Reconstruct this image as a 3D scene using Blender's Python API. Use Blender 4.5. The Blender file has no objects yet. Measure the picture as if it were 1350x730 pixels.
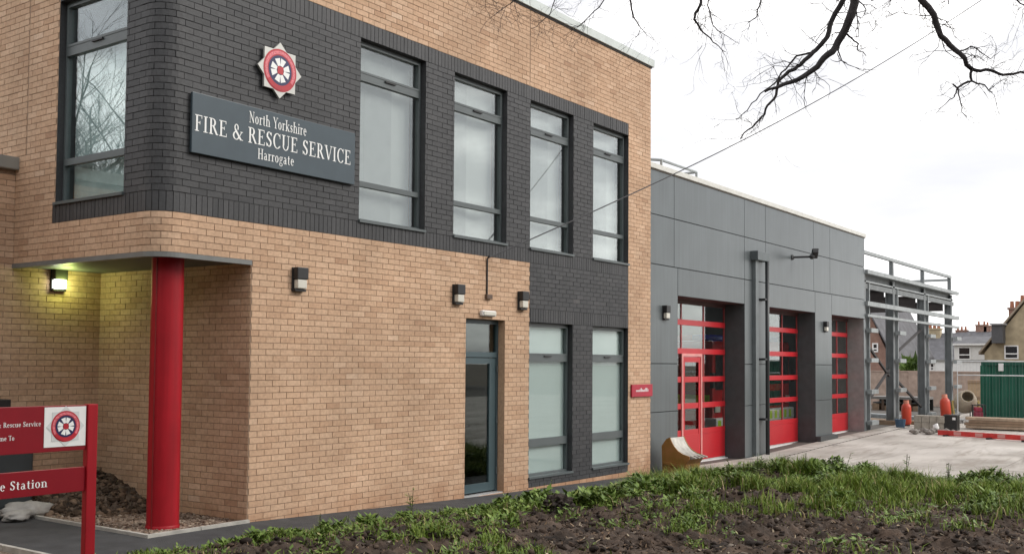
import bpy, bmesh, math, random
import numpy as np
from mathutils import Vector, Matrix, noise
R = math.radians
random.seed(7); rng = np.random.default_rng(7)
scene = bpy.context.scene
C = scene.collection

# ------------------------------------------------------------------ camera
CF, CCY, YAW, PITCH, ROLL = 1363.0, 420.0, 0.62765, 0.042477, 0.007091
CAM = Vector((-8.1054, -9.7175, 1.8968))
_f = Vector((math.cos(YAW)*math.cos(PITCH), math.sin(YAW)*math.cos(PITCH), math.sin(PITCH)))
_r0 = Vector((math.sin(YAW), -math.cos(YAW), 0)); _u0 = _r0.cross(_f)
_r = _r0*math.cos(ROLL) + _u0*math.sin(ROLL); _u = -_r0*math.sin(ROLL) + _u0*math.cos(ROLL)
cd = bpy.data.cameras.new("camera"); cam = bpy.data.objects.new("camera", cd); C.objects.link(cam)
cam.matrix_world = Matrix(((_r.x, _u.x, -_f.x, CAM.x), (_r.y, _u.y, -_f.y, CAM.y), (_r.z, _u.z, -_f.z, CAM.z), (0, 0, 0, 1)))
cd.sensor_fit = 'HORIZONTAL'; cd.sensor_width = 36.0; cd.lens = CF/1350*36
cd.shift_y = (CCY-365)/1350; cd.clip_start = 0.1; cd.clip_end = 3000
scene.camera = cam

def ray(u, v): return _f + _r*((u-675)/CF) - _u*((v-CCY)/CF)
def PX(u, v, ax, val):
    d = ray(u, v); i = 'xyz'.index(ax); t = (val-CAM[i])/d[i]
    return CAM + d*t
def PD(u, v, dist): return CAM + ray(u, v)*dist
def proj(p):
    d = Vector(p)-CAM; z = d.dot(_f)
    return 675+CF*d.dot(_r)/z, CCY-CF*d.dot(_u)/z, z

# ------------------------------------------------------------------ light
SUN_DIR = Vector((0.42, -0.70, 0.58)).normalized()      # towards the sun
w = bpy.data.worlds.new("World"); scene.world = w; w.use_nodes = True
nt = w.node_tree; nt.nodes.clear()
out = nt.nodes.new('ShaderNodeOutputWorld'); bg = nt.nodes.new('ShaderNodeBackground'); bg.inputs['Strength'].default_value = 0.1
sky = nt.nodes.new('ShaderNodeTexSky'); sky.sky_type = 'NISHITA'; sky.sun_disc = False
sky.sun_elevation = math.asin(SUN_DIR.z); sky.sun_rotation = math.atan2(SUN_DIR.x, SUN_DIR.y)
tc = nt.nodes.new('ShaderNodeTexCoord'); mp = nt.nodes.new('ShaderNodeMapping'); mp.inputs['Scale'].default_value = (1.3, 1.3, 4.5)
nz = nt.nodes.new('ShaderNodeTexNoise'); nz.inputs['Scale'].default_value = 2.3; nz.inputs['Detail'].default_value = 5; nz.inputs['Roughness'].default_value = .55
rp = nt.nodes.new('ShaderNodeValToRGB')
rp.color_ramp.elements[0].position = .33; rp.color_ramp.elements[0].color = (7.9, 7.9, 8.2, 1)
rp.color_ramp.elements[1].position = .64; rp.color_ramp.elements[1].color = (20.0, 19.6, 19.0, 1)
e = rp.color_ramp.elements.new(.47); e.color = (8.8, 8.75, 8.95, 1)
mx = nt.nodes.new('ShaderNodeMix'); mx.data_type = 'RGBA'; mx.inputs[0].default_value = .93
nt.links.new(tc.outputs['Generated'], mp.inputs[0]); nt.links.new(mp.outputs[0], nz.inputs['Vector']); nt.links.new(nz.outputs['Fac'], rp.inputs[0])
nt.links.new(sky.outputs[0], mx.inputs[6]); nt.links.new(rp.outputs[0], mx.inputs[7]); nt.links.new(mx.outputs[2], bg.inputs[0]); nt.links.new(bg.outputs[0], out.inputs[0])
sl = bpy.data.lights.new("sun", 'SUN'); sl.energy = 1.5; sl.angle = R(25); sl.color = (1, .95, .87)
so = bpy.data.objects.new("sun", sl); C.objects.link(so); so.rotation_euler = (-SUN_DIR).to_track_quat('-Z', 'Y').to_euler()
scene.view_settings.view_transform = 'Standard'; scene.view_settings.look = 'None'
scene.view_settings.exposure = 0.30; scene.view_settings.gamma = 1.0; scene.view_settings.use_curve_mapping = False

# ------------------------------------------------------------------ materials
MATS = {}
def mat(name, col, rough=.6, metal=0.0, var=.12, nscale=6.0, bump=0.0, bscale=60.0, spec=.5, col2=None, coat=0.0, tone=False, detail=6):
    if name in MATS: return MATS[name]
    m = bpy.data.materials.new(name); m.use_nodes = True; t = m.node_tree; b = t.nodes['Principled BSDF']
    b.inputs['Roughness'].default_value = rough; b.inputs['Metallic'].default_value = metal
    b.inputs['Specular IOR Level'].default_value = spec; b.inputs['Coat Weight'].default_value = coat
    co = t.nodes.new('ShaderNodeTexCoord'); n = t.nodes.new('ShaderNodeTexNoise'); n.inputs['Scale'].default_value = nscale; n.inputs['Detail'].default_value = detail
    t.links.new(co.outputs['Object'], n.inputs['Vector'])
    r = t.nodes.new('ShaderNodeValToRGB'); r.color_ramp.elements[0].position = .3; r.color_ramp.elements[1].position = .7
    a = [max(0, c*(1-var)) for c in col]; z = [min(1, c*(1+var)) for c in (col2 or col)]
    r.color_ramp.elements[0].color = (*a, 1); r.color_ramp.elements[1].color = (*z, 1)
    t.links.new(n.outputs['Fac'], r.inputs[0]); t.links.new(r.outputs[0], b.inputs['Base Color'])
    if bump:
        n2 = t.nodes.new('ShaderNodeTexNoise'); n2.inputs['Scale'].default_value = bscale; n2.inputs['Detail'].default_value = 5
        t.links.new(co.outputs['Object'], n2.inputs['Vector'])
        bp = t.nodes.new('ShaderNodeBump'); bp.inputs['Strength'].default_value = bump; bp.inputs['Distance'].default_value = .01
        t.links.new(n2.outputs['Fac'], bp.inputs['Height']); t.links.new(bp.outputs[0], b.inputs['Normal'])
    MATS[name] = m; return m

def tone_mat(name, stops, rough=.85, bump=.35, bscale=90, grain=.16, spec=.3, sheen_scale=25, patch=.12, splash=False):
    """colour picked per piece from the 'tone' attribute, with grain"""
    m = bpy.data.materials.new(name); m.use_nodes = True; t = m.node_tree; b = t.nodes['Principled BSDF']
    b.inputs['Roughness'].default_value = rough; b.inputs['Specular IOR Level'].default_value = spec
    at = t.nodes.new('ShaderNodeAttribute'); at.attribute_name = 'tone'
    r = t.nodes.new('ShaderNodeValToRGB'); r.color_ramp.elements.remove(r.color_ramp.elements[0])
    r.color_ramp.elements[0].position = stops[0][0]; r.color_ramp.elements[0].color = (*stops[0][1], 1)
    for p, c in stops[1:]: q = r.color_ramp.elements.new(p); q.color = (*c, 1)
    t.links.new(at.outputs['Fac'], r.inputs[0])
    geo = t.nodes.new('ShaderNodeNewGeometry')
    n = t.nodes.new('ShaderNodeTexNoise'); n.inputs['Scale'].default_value = sheen_scale; n.inputs['Detail'].default_value = 6
    t.links.new(geo.outputs['Position'], n.inputs['Vector'])
    n3 = t.nodes.new('ShaderNodeTexNoise'); n3.inputs['Scale'].default_value = .9; n3.inputs['Detail'].default_value = 4
    t.links.new(geo.outputs['Position'], n3.inputs['Vector'])
    mr = t.nodes.new('ShaderNodeMapRange'); mr.inputs['From Min'].default_value = .3; mr.inputs['From Max'].default_value = .7
    mr.inputs['To Min'].default_value = 1-grain; mr.inputs['To Max'].default_value = 1+grain
    t.links.new(n.outputs['Fac'], mr.inputs['Value'])
    mr3 = t.nodes.new('ShaderNodeMapRange'); mr3.inputs['From Min'].default_value = .3; mr3.inputs['From Max'].default_value = .7
    mr3.inputs['To Min'].default_value = 1-patch; mr3.inputs['To Max'].default_value = 1+patch
    t.links.new(n3.outputs['Fac'], mr3.inputs['Value'])
    mu = t.nodes.new('ShaderNodeMath'); mu.operation = 'MULTIPLY'; t.links.new(mr.outputs[0], mu.inputs[0]); t.links.new(mr3.outputs[0], mu.inputs[1])
    mm = t.nodes.new('ShaderNodeVectorMath'); mm.operation = 'SCALE'
    t.links.new(r.outputs[0], mm.inputs[0]); t.links.new(mu.outputs[0], mm.inputs['Scale']); t.links.new(mm.outputs[0], b.inputs['Base Color'])
    if splash:
        sx_ = t.nodes.new('ShaderNodeSeparateXYZ'); t.links.new(geo.outputs['Position'], sx_.inputs[0])
        n5 = t.nodes.new('ShaderNodeTexNoise'); n5.inputs['Scale'].default_value = 3.0; n5.inputs['Detail'].default_value = 7; t.links.new(geo.outputs['Position'], n5.inputs['Vector'])
        ma = t.nodes.new('ShaderNodeMath'); ma.operation = 'MULTIPLY_ADD'; ma.inputs[1].default_value = .9; t.links.new(n5.outputs['Fac'], ma.inputs[0]); t.links.new(sx_.outputs['Z'], ma.inputs[2])
        m5 = t.nodes.new('ShaderNodeMapRange'); m5.inputs['From Min'].default_value = .28; m5.inputs['From Max'].default_value = .62; m5.inputs['To Min'].default_value = .55; m5.inputs['To Max'].default_value = 0; t.links.new(ma.outputs[0], m5.inputs['Value'])
        x5 = t.nodes.new('ShaderNodeMix'); x5.data_type = 'RGBA'; x5.inputs[7].default_value = (.34, .165, .085, 1); t.links.new(m5.outputs[0], x5.inputs[0]); t.links.new(mm.outputs[0], x5.inputs[6]); t.links.new(x5.outputs[2], b.inputs['Base Color'])
    if bump:
        n2 = t.nodes.new('ShaderNodeTexNoise'); n2.inputs['Scale'].default_value = bscale; n2.inputs['Detail'].default_value = 4
        t.links.new(geo.outputs['Position'], n2.inputs['Vector'])
        bp = t.nodes.new('ShaderNodeBump'); bp.inputs['Strength'].default_value = bump; bp.inputs['Distance'].default_value = .006
        t.links.new(n2.outputs['Fac'], bp.inputs['Height']); t.links.new(bp.outputs[0], b.inputs['Normal'])
    MATS[name] = m; return m

def glass_mat(name, refl=.12, tint=(.9, .95, .93), rough=.0, grow=.5, wavy=False):
    m = bpy.data.materials.new(name); m.use_nodes = True; t = m.node_tree; t.nodes.clear()
    o = t.nodes.new('ShaderNodeOutputMaterial'); g = t.nodes.new('ShaderNodeBsdfGlossy'); g.inputs['Roughness'].default_value = rough
    g.inputs['Color'].default_value = (.92, .97, .97, 1)
    tr = t.nodes.new('ShaderNodeBsdfTransparent'); tr.inputs['Color'].default_value = (*tint, 1)
    lw = t.nodes.new('ShaderNodeLayerWeight'); lw.inputs['Blend'].default_value = .5
    p3 = t.nodes.new('ShaderNodeMath'); p3.operation = 'POWER'; p3.inputs[1].default_value = 3.0; t.links.new(lw.outputs['Facing'], p3.inputs[0])
    ad = t.nodes.new('ShaderNodeMath'); ad.operation = 'MULTIPLY_ADD'; ad.inputs[1].default_value = grow; ad.inputs[2].default_value = refl; ad.use_clamp = True
    mxs = t.nodes.new('ShaderNodeMixShader')
    geo = t.nodes.new('ShaderNodeNewGeometry'); n = t.nodes.new('ShaderNodeTexNoise'); n.inputs['Scale'].default_value = 1.1; n.inputs['Detail'].default_value = 1
    t.links.new(geo.outputs['Position'], n.inputs['Vector'])
    bp = t.nodes.new('ShaderNodeBump'); bp.inputs['Strength'].default_value = .5; bp.inputs['Distance'].default_value = .004
    t.links.new(n.outputs['Fac'], bp.inputs['Height'])
    if wavy: t.links.new(bp.outputs[0], g.inputs['Normal'])
    t.links.new(p3.outputs[0], ad.inputs[0]); t.links.new(ad.outputs[0], mxs.inputs[0]); t.links.new(tr.outputs[0], mxs.inputs[1]); t.links.new(g.outputs[0], mxs.inputs[2])
    t.links.new(mxs.outputs[0], o.inputs[0]); MATS[name] = m; return m

def emit_mat(name, col, s):
    m = bpy.data.materials.new(name); m.use_nodes = True; b = m.node_tree.nodes['Principled BSDF']
    b.inputs['Base Color'].default_value = (*col, 1); b.inputs['Emission Color'].default_value = (*col, 1); b.inputs['Emission Strength'].default_value = s
    MATS[name] = m; return m

BUFF = tone_mat('buff_brick', [(0, (.40, .245, .158)), (.3, (.49, .318, .208)), (.6, (.545, .368, .248)), (.85, (.59, .41, .285)), (1, (.62, .46, .34))], grain=.12, splash=True, patch=.14)
DARK = tone_mat('blue_black_brick', [(0, (.030, .031, .034)), (.5, (.045, .046, .049)), (.85, (.058, .058, .061)), (1, (.085, .078, .078))], rough=.55, bump=.3, spec=.45)
MORT = mat('mortar', (.285, .20, .14), .95, var=.15, nscale=30, bump=.3, bscale=200)
MORTD = mat('dark_mortar', (.036, .036, .038), .95, var=.15, nscale=30)
FRAME = mat('slate_grey_frame', (.095, .112, .115), .38, var=.06, nscale=3)
DOORF = mat('blue_grey_door', (.055, .088, .10), .35, var=.06, nscale=3)
CLAD = mat('grey_cladding', (.122, .140, .146), .34, metal=.25, var=.07, nscale=1.2, spec=.5)
def per_object(m, amt, streak=.06):
    t = m.node_tree; b = t.nodes['Principled BSDF']; l = b.inputs['Base Color'].links[0]; src = l.from_socket
    oi = t.nodes.new('ShaderNodeObjectInfo'); co = t.nodes.new('ShaderNodeTexCoord'); mp_ = t.nodes.new('ShaderNodeMapping'); mp_.inputs['Scale'].default_value = (9, 9, .35)
    n = t.nodes.new('ShaderNodeTexNoise'); n.inputs['Scale'].default_value = 1.6; n.inputs['Detail'].default_value = 6
    t.links.new(co.outputs['Object'], mp_.inputs[0]); t.links.new(mp_.outputs[0], n.inputs['Vector'])
    a = t.nodes.new('ShaderNodeMapRange'); a.inputs['To Min'].default_value = 1-amt; a.inputs['To Max'].default_value = 1+amt; t.links.new(oi.outputs['Random'], a.inputs['Value'])
    c = t.nodes.new('ShaderNodeMapRange'); c.inputs['From Min'].default_value = .35; c.inputs['From Max'].default_value = .7; c.inputs['To Min'].default_value = 1+streak*.5; c.inputs['To Max'].default_value = 1-streak; t.links.new(n.outputs['Fac'], c.inputs['Value'])
    mu = t.nodes.new('ShaderNodeMath'); mu.operation = 'MULTIPLY'; t.links.new(a.outputs[0], mu.inputs[0]); t.links.new(c.outputs[0], mu.inputs[1])
    v = t.nodes.new('ShaderNodeVectorMath'); v.operation = 'SCALE'; t.links.new(src, v.inputs[0]); t.links.new(mu.outputs[0], v.inputs['Scale']); t.links.new(v.outputs[0], b.inputs['Base Color'])
per_object(CLAD, .045, .10)
CLADD = mat('cladding_shadow_gap', (.05, .053, .055), .7)
COPE = mat('pale_coping', (.52, .56, .54), .45, metal=.2, var=.08, nscale=4)
COPEG = mat('grey_coping', (.24, .24, .22), .55, var=.08)
SOFF = mat('soffit_grey', (.10, .105, .10), .6, var=.08)
RED = mat('red_paint', (.33, .006, .014), .5, var=.10, nscale=3, spec=.3)
per_object(RED, .01, .16)
REDD = mat('red_door_paint', (.50, .018, .026), .35, var=.06, nscale=2)
stain(RED, (.12, .010, .010), .58, .75, .6, 6, (1, 1, .5)) if False else None
PINK = mat('pale_red_frame', (.72, .30, .28), .4)
WHITE = mat('white_paint', (.78, .78, .77), .5, var=.05)
BLACK = mat('black_plastic', (.018, .018, .019), .45, var=.2)
STEEL = mat('galvanised_steel', (.33, .355, .36), .5, metal=.35, var=.16, nscale=5)
STEELD = mat('primed_steel', (.18, .195, .20), .6, metal=.1, var=.18, nscale=3)
ASPH = mat('asphalt', (.050, .051, .054), .9, var=.3, nscale=3, bump=.6, bscale=220)
CONC = mat('pale_concrete', (.415, .375, .335), .85, var=.20, nscale=.55, bump=.15, bscale=60, detail=12, col2=(.47, .435, .40))
per_object(CONC, .06, .0)
def stain(m, col, lo, hi, amt, sc, stretch=(1, 1, 1)):
    t = m.node_tree; b = t.nodes['Principled BSDF']; src = b.inputs['Base Color'].links[0].from_socket; geo = t.nodes.new('ShaderNodeNewGeometry'); mp_ = t.nodes.new('ShaderNodeMapping'); mp_.inputs['Scale'].default_value = stretch
    n = t.nodes.new('ShaderNodeTexNoise'); n.inputs['Scale'].default_value = sc; n.inputs['Detail'].default_value = 9; n.inputs['Roughness'].default_value = .62; n.inputs['Distortion'].default_value = .6
    t.links.new(geo.outputs['Position'], mp_.inputs[0]); t.links.new(mp_.outputs[0], n.inputs['Vector'])
    c = t.nodes.new('ShaderNodeMapRange'); c.inputs['From Min'].default_value = lo; c.inputs['From Max'].default_value = hi; c.inputs['To Max'].default_value = amt; t.links.new(n.outputs['Fac'], c.inputs['Value'])
    x = t.nodes.new('ShaderNodeMix'); x.data_type = 'RGBA'; x.inputs[7].default_value = (*col, 1); t.links.new(c.outputs[0], x.inputs[0]); t.links.new(src, x.inputs[6]); t.links.new(x.outputs[2], b.inputs['Base Color'])
stain(CONC, (.17, .145, .12), .54, .68, .75, .45, (.5, 1.6, 1)); stain(CONC, (.24, .20, .16), .52, .75, .8, 2.2, (.35, 2.2, 1)); stain(CONC, (.10, .09, .08), .66, .72, .7, 1.1)
EDGE = mat('edging_concrete', (.40, .385, .35), .9, var=.2, nscale=8, bump=.3)
GLASS = glass_mat('window_glass', .09, (.95, .97, .965), grow=1.0)
GLASSL = glass_mat('coated_glass', .12, (.92, .96, .96), grow=.9, wavy=True)
GLASSD = glass_mat('door_glass', .04, (.65, .70, .68), grow=.9)
GLASSB = glass_mat('bay_glass', .03, (.90, .92, .91), grow=.6)
GLASSF = glass_mat('frosted_pane', .02, (.95, .97, .965), grow=.35)
BLIND = mat('white_blind', (.44, .455, .45), .7, var=.03)
BLINDG = mat('grey_blind_slat', (.35, .36, .36), .7, var=.06)
FROST = mat('frosted_film', (.43, .495, .485), .6, var=.04, nscale=1.5, spec=.6)
ROOM = mat('room_wall', (.13, .125, .11), .9)
CARP = mat('room_floor', (.08, .08, .085), .9)
SOIL = mat('dark_soil', (.027, .0175, .0115), .95, var=.55, nscale=5, bump=1.0, bscale=45, col2=(.066, .044, .031), detail=12)
SOILC = mat('soil_clod', (.055, .038, .027), .95, var=.5, nscale=5, bump=.8, bscale=40, col2=(.11, .080, .06))
GRAV = mat('brown_gravel', (.16, .115, .085), .95, var=.45, nscale=25, bump=1.0, bscale=60, col2=(.26, .20, .16))
EARTH = mat('bare_earth', (.13, .105, .08), .95, var=.3, nscale=.5, bump=.5, bscale=8)
GRASS = tone_mat('grass_blade', [(0, (.065, .100, .016)), (.4, (.135, .205, .028)), (.75, (.22, .30, .045)), (.93, (.32, .35, .08)), (1, (.40, .31, .16))], rough=.6, bump=0, grain=.1)
LEAF = tone_mat('weed_leaf', [(0, (.048, .086, .018)), (.5, (.115, .185, .032)), (.9, (.20, .27, .06)), (1, (.28, .25, .12))], rough=.5, bump=0, grain=.1)
BARK = mat('bark', (.030, .026, .027), .9, var=.35, nscale=8, bump=.6, bscale=25)
SIGNB = mat('slate_sign_panel', (.050, .072, .086), .22, var=.05, spec=.6)
LETT = mat('white_lettering', (.82, .83, .82), .4, var=.02)
REDS = mat('red_sign_panel', (.22, .004, .012), .35, var=.05)
NAVY = mat('navy_enamel', (.020, .022, .085), .35)
REDE = mat('red_enamel', (.44, .022, .035), .35)
PINKE = mat('pink_lettered_ring', (.66, .16, .19), .4, var=.35, nscale=60)
SILV = mat('silver_star', (.50, .50, .47), .35, metal=.3, var=.06)
GREENB = mat('green_container', (.004, .085, .052), .5, var=.15, nscale=1.5)
WOOD = mat('timber', (.30, .21, .14), .85, var=.3, nscale=3, bump=.3)
WOODD = mat('dark_timber', (.10, .065, .045), .85, var=.3, nscale=3)
ORNG = mat('orange_red_paint', (.52, .055, .025), .45, var=.15, nscale=4)
RUST = mat('worn_yellow_paint', (.36, .20, .030), .6, var=.4, nscale=5, col2=(.22, .10, .03))
WORN = mat('worn_steel', (.42, .40, .36), .5, metal=.3, var=.25, nscale=9)
SLATE = mat('slate_roof', (.115, .115, .125), .8, var=.25, nscale=2, bump=.4, bscale=6)
STONE = mat('house_stone', (.40, .33, .22), .9, var=.2, nscale=2, bump=.3, bscale=10)
FBRICK = mat('house_brick', (.27, .165, .13), .9, var=.2, nscale=3, bump=.2, bscale=20)
WALLB = mat('boundary_brick', (.41, .31, .255), .9, var=.2, nscale=4, bump=.3, bscale=14)
RENDER = mat('white_render', (.70, .70, .68), .8, var=.06)
DGLASS = mat('dark_window_glass', (.02, .022, .025), .1, spec=.8)
POT = mat('terracotta', (.36, .15, .09), .85, var=.2)
HIVIS = mat('hi_vis_yellow', (.50, .80, .03), .5)
ENGRED = mat('engine_red', (.45, .012, .015), .2, coat=.6)
CHROME = mat('chrome', (.6, .6, .6), .2, metal=.9)
TYRE = mat('tyre_rubber', (.02, .02, .02), .85)
SACK = mat('dusty_sack', (.34, .33, .31), .8, var=.2, nscale=6, bump=.5)
LAMPL = mat('frosted_lens', (.62, .60, .53), .3, var=.06)
LITL = emit_mat('lit_lens', (.96, 1.0, .86), 9.0)

# ------------------------------------------------------------------ mesh builder
ORI = {}
def wo(o): return ORI.get(o.name, Vector((0, 0, 0))) if o else Vector((0, 0, 0))
class MB:
    def __init__(s): s.v = []; s.f = []; s.t = []
    def add(s, vs, fs, tone=0.5):
        k = len(s.v); s.v += [tuple(p) for p in vs]; s.f += [tuple(i+k for i in f) for f in fs]; s.t += [tone]*len(fs); return s
    def box(s, x0, x1, y0, y1, z0, z1):
        return s.add([(x0,y0,z0),(x1,y0,z0),(x1,y1,z0),(x0,y1,z0),(x0,y0,z1),(x1,y0,z1),(x1,y1,z1),(x0,y1,z1)],
                     [(0,3,2,1),(4,5,6,7),(0,1,5,4),(1,2,6,5),(2,3,7,6),(3,0,4,7)])
    def bbox(s, x0, x1, y0, y1, z0, z1, b=.01):
        """box with chamfered edges"""
        bm = bmesh.new(); bmesh.ops.create_cube(bm, size=1)
        for v in bm.verts: v.co = Vector(((x0+x1)/2+v.co.x*(x1-x0), (y0+y1)/2+v.co.y*(y1-y0), (z0+z1)/2+v.co.z*(z1-z0)))
        bmesh.ops.bevel(bm, geom=bm.edges[:], offset=b, segments=2, affect='EDGES', profile=.6)
        return s.bm(bm)
    def bm(s, bm, M=None):
        bm.verts.index_update(); vs = [(M@v.co if M else v.co) for v in bm.verts]; s.add(vs, [[v.index for v in f.verts] for f in bm.faces]); bm.free(); return s
    def bar(s, a, b, w, h=None, up=(0,0,1)):
        a = Vector(a); b = Vector(b); h = h or w; d = (b-a).normalized(); upv = Vector(up)
        if abs(d.dot(upv)) > .97: upv = Vector((1,0,0))
        x = d.cross(upv).normalized(); y = x.cross(d)
        c = [x*(i*w/2)+y*(j*h/2) for i, j in ((-1,-1),(1,-1),(1,1),(-1,1))]
        return s.add([a+q for q in c]+[b+q for q in c], [(0,1,2,3),(7,6,5,4),(0,4,5,1),(1,5,6,2),(2,6,7,3),(3,7,4,0)])
    def tube(s, pts, rad, n=8, cap=True, tone=.5):
        pts = [Vector(p) for p in pts]; m = len(pts)
        if not hasattr(rad, '__len__'): rad = [rad]*m
        vs = []; prev = None
        for i, p in enumerate(pts):
            d = (pts[min(i+1, m-1)]-pts[max(i-1, 0)])
            if d.length < 1e-9: d = Vector((0,0,1))
            d.normalize()
            if prev is None: x = d.orthogonal().normalized()
            else:
                x = prev - d*prev.dot(d); x = x.normalized() if x.length > 1e-6 else d.orthogonal().normalized()
            prev = x; y = d.cross(x)
            for k in range(n):
                a = 2*math.pi*k/n; vs.append(p+(x*math.cos(a)+y*math.sin(a))*rad[i])
        fs = [(i*n+k, i*n+(k+1)%n, (i+1)*n+(k+1)%n, (i+1)*n+k) for i in range(m-1) for k in range(n)]
        if cap: fs += [tuple(range(n-1, -1, -1)), tuple((m-1)*n+k for k in range(n))]
        return s.add(vs, fs, tone)
    def lathe(s, prof, c=(0,0,0), n=20, axis='z', a0=0, a1=2*math.pi):
        full = abs(a1-a0-2*math.pi) < 1e-6; k = n if full else n+1; vs = []; c = Vector(c)
        for r, h in prof:
            for i in range(k):
                a = a0+(a1-a0)*i/n; x, y = r*math.cos(a), r*math.sin(a)
                vs.append(c+Vector({'z': (x,y,h), 'y': (x,h,y), 'x': (h,x,y)}[axis]))
        fs = []
        for j in range(len(prof)-1):
            for i in range(n): fs.append((j*k+i, j*k+(i+1)%k, (j+1)*k+(i+1)%k, (j+1)*k+i))
        return s.add(vs, fs)
    def prism(s, poly, M0, M1):
        """polygon (2-D) put through M0 and M1 (functions of the 2-D point), capped"""
        n = len(poly); vs = [M0(p) for p in poly]+[M1(p) for p in poly]
        return s.add(vs, [tuple(range(n-1,-1,-1)), tuple(range(n, 2*n))]+[(i, (i+1)%n, n+(i+1)%n, n+i) for i in range(n)])
    def blob(s, c, r, sub=2, amp=.25, seed=0, sq=(1,1,1), freq=1.5):
        bm = bmesh.new(); bmesh.ops.create_icosphere(bm, subdivisions=sub, radius=1)
        for v in bm.verts:
            k = 1+amp*noise.noise(v.co*freq+Vector((seed*7.1, seed*3.3, seed)))*2
            v.co = Vector((c[0]+v.co.x*r*k*sq[0], c[1]+v.co.y*r*k*sq[1], c[2]+v.co.z*r*k*sq[2]))
        return s.bm(bm)
    def rot(s, M): s.v = [tuple(M@Vector(p)) for p in s.v]; return s
    def build(s, name, m, parent=None, smooth=False, kind=None):
        o3 = wo(parent); me = bpy.data.meshes.new(name)
        me.from_pydata([(p[0]-o3.x, p[1]-o3.y, p[2]-o3.z) for p in s.v], [], s.f); me.update()
        at = me.attributes.new('tone', 'FLOAT', 'FACE'); at.data.foreach_set('value', np.array(s.t, dtype=np.float32))
        me.materials.append(m)
        if smooth: me.polygons.foreach_set('use_smooth', [True]*len(me.polygons))
        o = bpy.data.objects.new(name, me); C.objects.link(o)
        if parent: o.parent = parent
        ORI[o.name] = o3.copy()
        if kind: o['kind'] = kind
        return o
def np_mesh(name, V, F, tone, m, parent=None, kind=None):
    """V (n,3), F (k,q) all faces with q corners"""
    o3 = wo(parent); me = bpy.data.meshes.new(name); V = np.asarray(V, np.float32)-np.array(o3, np.float32); F = np.asarray(F, np.int32)
    me.vertices.add(len(V)); me.vertices.foreach_set('co', V.ravel()); q = F.shape[1]
    me.loops.add(F.size); me.loops.foreach_set('vertex_index', F.ravel()); me.polygons.add(len(F))
    me.polygons.foreach_set('loop_start', np.arange(0, F.size, q, dtype=np.int32)); me.polygons.foreach_set('loop_total', np.full(len(F), q, np.int32))
    me.update(calc_edges=True)
    if tone is not None:
        at = me.attributes.new('tone', 'FLOAT', 'FACE'); at.data.foreach_set('value', np.asarray(tone, np.float32))
    me.materials.append(m); o = bpy.data.objects.new(name, me); C.objects.link(o)
    if parent: o.parent = parent
    if kind: o['kind'] = kind
    return o
def tag(o, label=None, cat=None, group=None, kind=None):
    if label: o['label'] = label
    if cat: o['category'] = cat
    if group: o['group'] = group
    if kind: o['kind'] = kind
    return o
def thing(name, label, cat, loc=(0,0,0), rz=0, group=None, world=True):
    o = bpy.data.objects.new(name, None); o.empty_display_size = .2; C.objects.link(o); o.location = loc; o.rotation_euler = (0,0,rz)
    ORI[o.name] = Vector(loc) if world else Vector((0,0,0))
    return tag(o, label, cat, group)
def dup(root, loc, rz=0, label=None):
    r = root.copy(); C.objects.link(r); r.location = loc; r.rotation_euler = (0,0,rz)
    if label: r['label'] = label
    for ch in root.children:
        c = ch.copy(); C.objects.link(c); c.parent = r
        for g in ch.children:
            d = g.copy(); C.objects.link(d); d.parent = c
    return r
def lerp_tab(tab, x):
    for (a, za), (b, zb) in zip(tab, tab[1:]):
        if x <= b: return za+(zb-za)*max(0, (x-a)/(b-a))
    return tab[-1][1]
ZT = [(-60, .0), (0, 0), (4, -.13), (10, -.25), (15, -.30), (19.7, -.19), (24, -.10), (30, -.04), (60, 0)]
def zg(x): return lerp_tab(ZT, x)

# ------------------------------------------------------------------ ground, path, yard
def sheet(name, xs, y0, y1, dz, m, ys=None):
    b = MB(); ys = ys or [y0, y1]
    vs = [(x, y, zg(x)+dz) for y in ys for x in xs]; n = len(xs)
    return b.add(vs, [(j*n+i, j*n+i+1, (j+1)*n+i+1, (j+1)*n+i) for j in range(len(ys)-1) for i in range(n-1)]).build(name, m)
XS = [-10, -5, 0, 2, 4, 7, 10]
g = sheet('ground', [-900, -60, -30]+XS+[12.5, 15, 19.7, 24, 30, 60, 900], -900, 900, -.06, EARTH); g['kind'] = 'structure'
pth = sheet('path', [-2.6, -1, 0, 2, 4, 7, 10, 11.2], -1.75, 0.3, 0, ASPH)
pth['kind'] = 'structure'
pl = MB().add([(-2.6, .3, .0), (-1.33, .3, .0), (-1.33, 2.95, .0), (-2.6, 2.95, .0)], [(0,1,2,3)]).build('path', ASPH); pl['kind'] = 'structure'
gb = MB()
for i in range(14):
    for j in range(30):
        pass
nx, ny = 30, 60
vs = []
for j in range(ny+1):
    for i in range(nx+1):
        x = -1.33+1.33*i/nx; y = -0.0+2.95*j/ny; vs.append((x, y, .008+.018*noise.noise(Vector((x*14, y*14, 0)))))
gb.add(vs, [(j*(nx+1)+i, j*(nx+1)+i+1, (j+1)*(nx+1)+i+1, (j+1)*(nx+1)+i) for j in range(ny) for i in range(nx)])
gbo = gb.build('gravel_bed', GRAV); gbo['kind'] = 'structure'
og = MB().add([(-9, -1.4, -.02), (-2.6, -1.4, -.02), (-2.6, 2.95, -.02), (-9, 2.95, -.02)], [(0,1,2,3)]).build('gravel_strip', GRAV); og['kind'] = 'structure'
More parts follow.
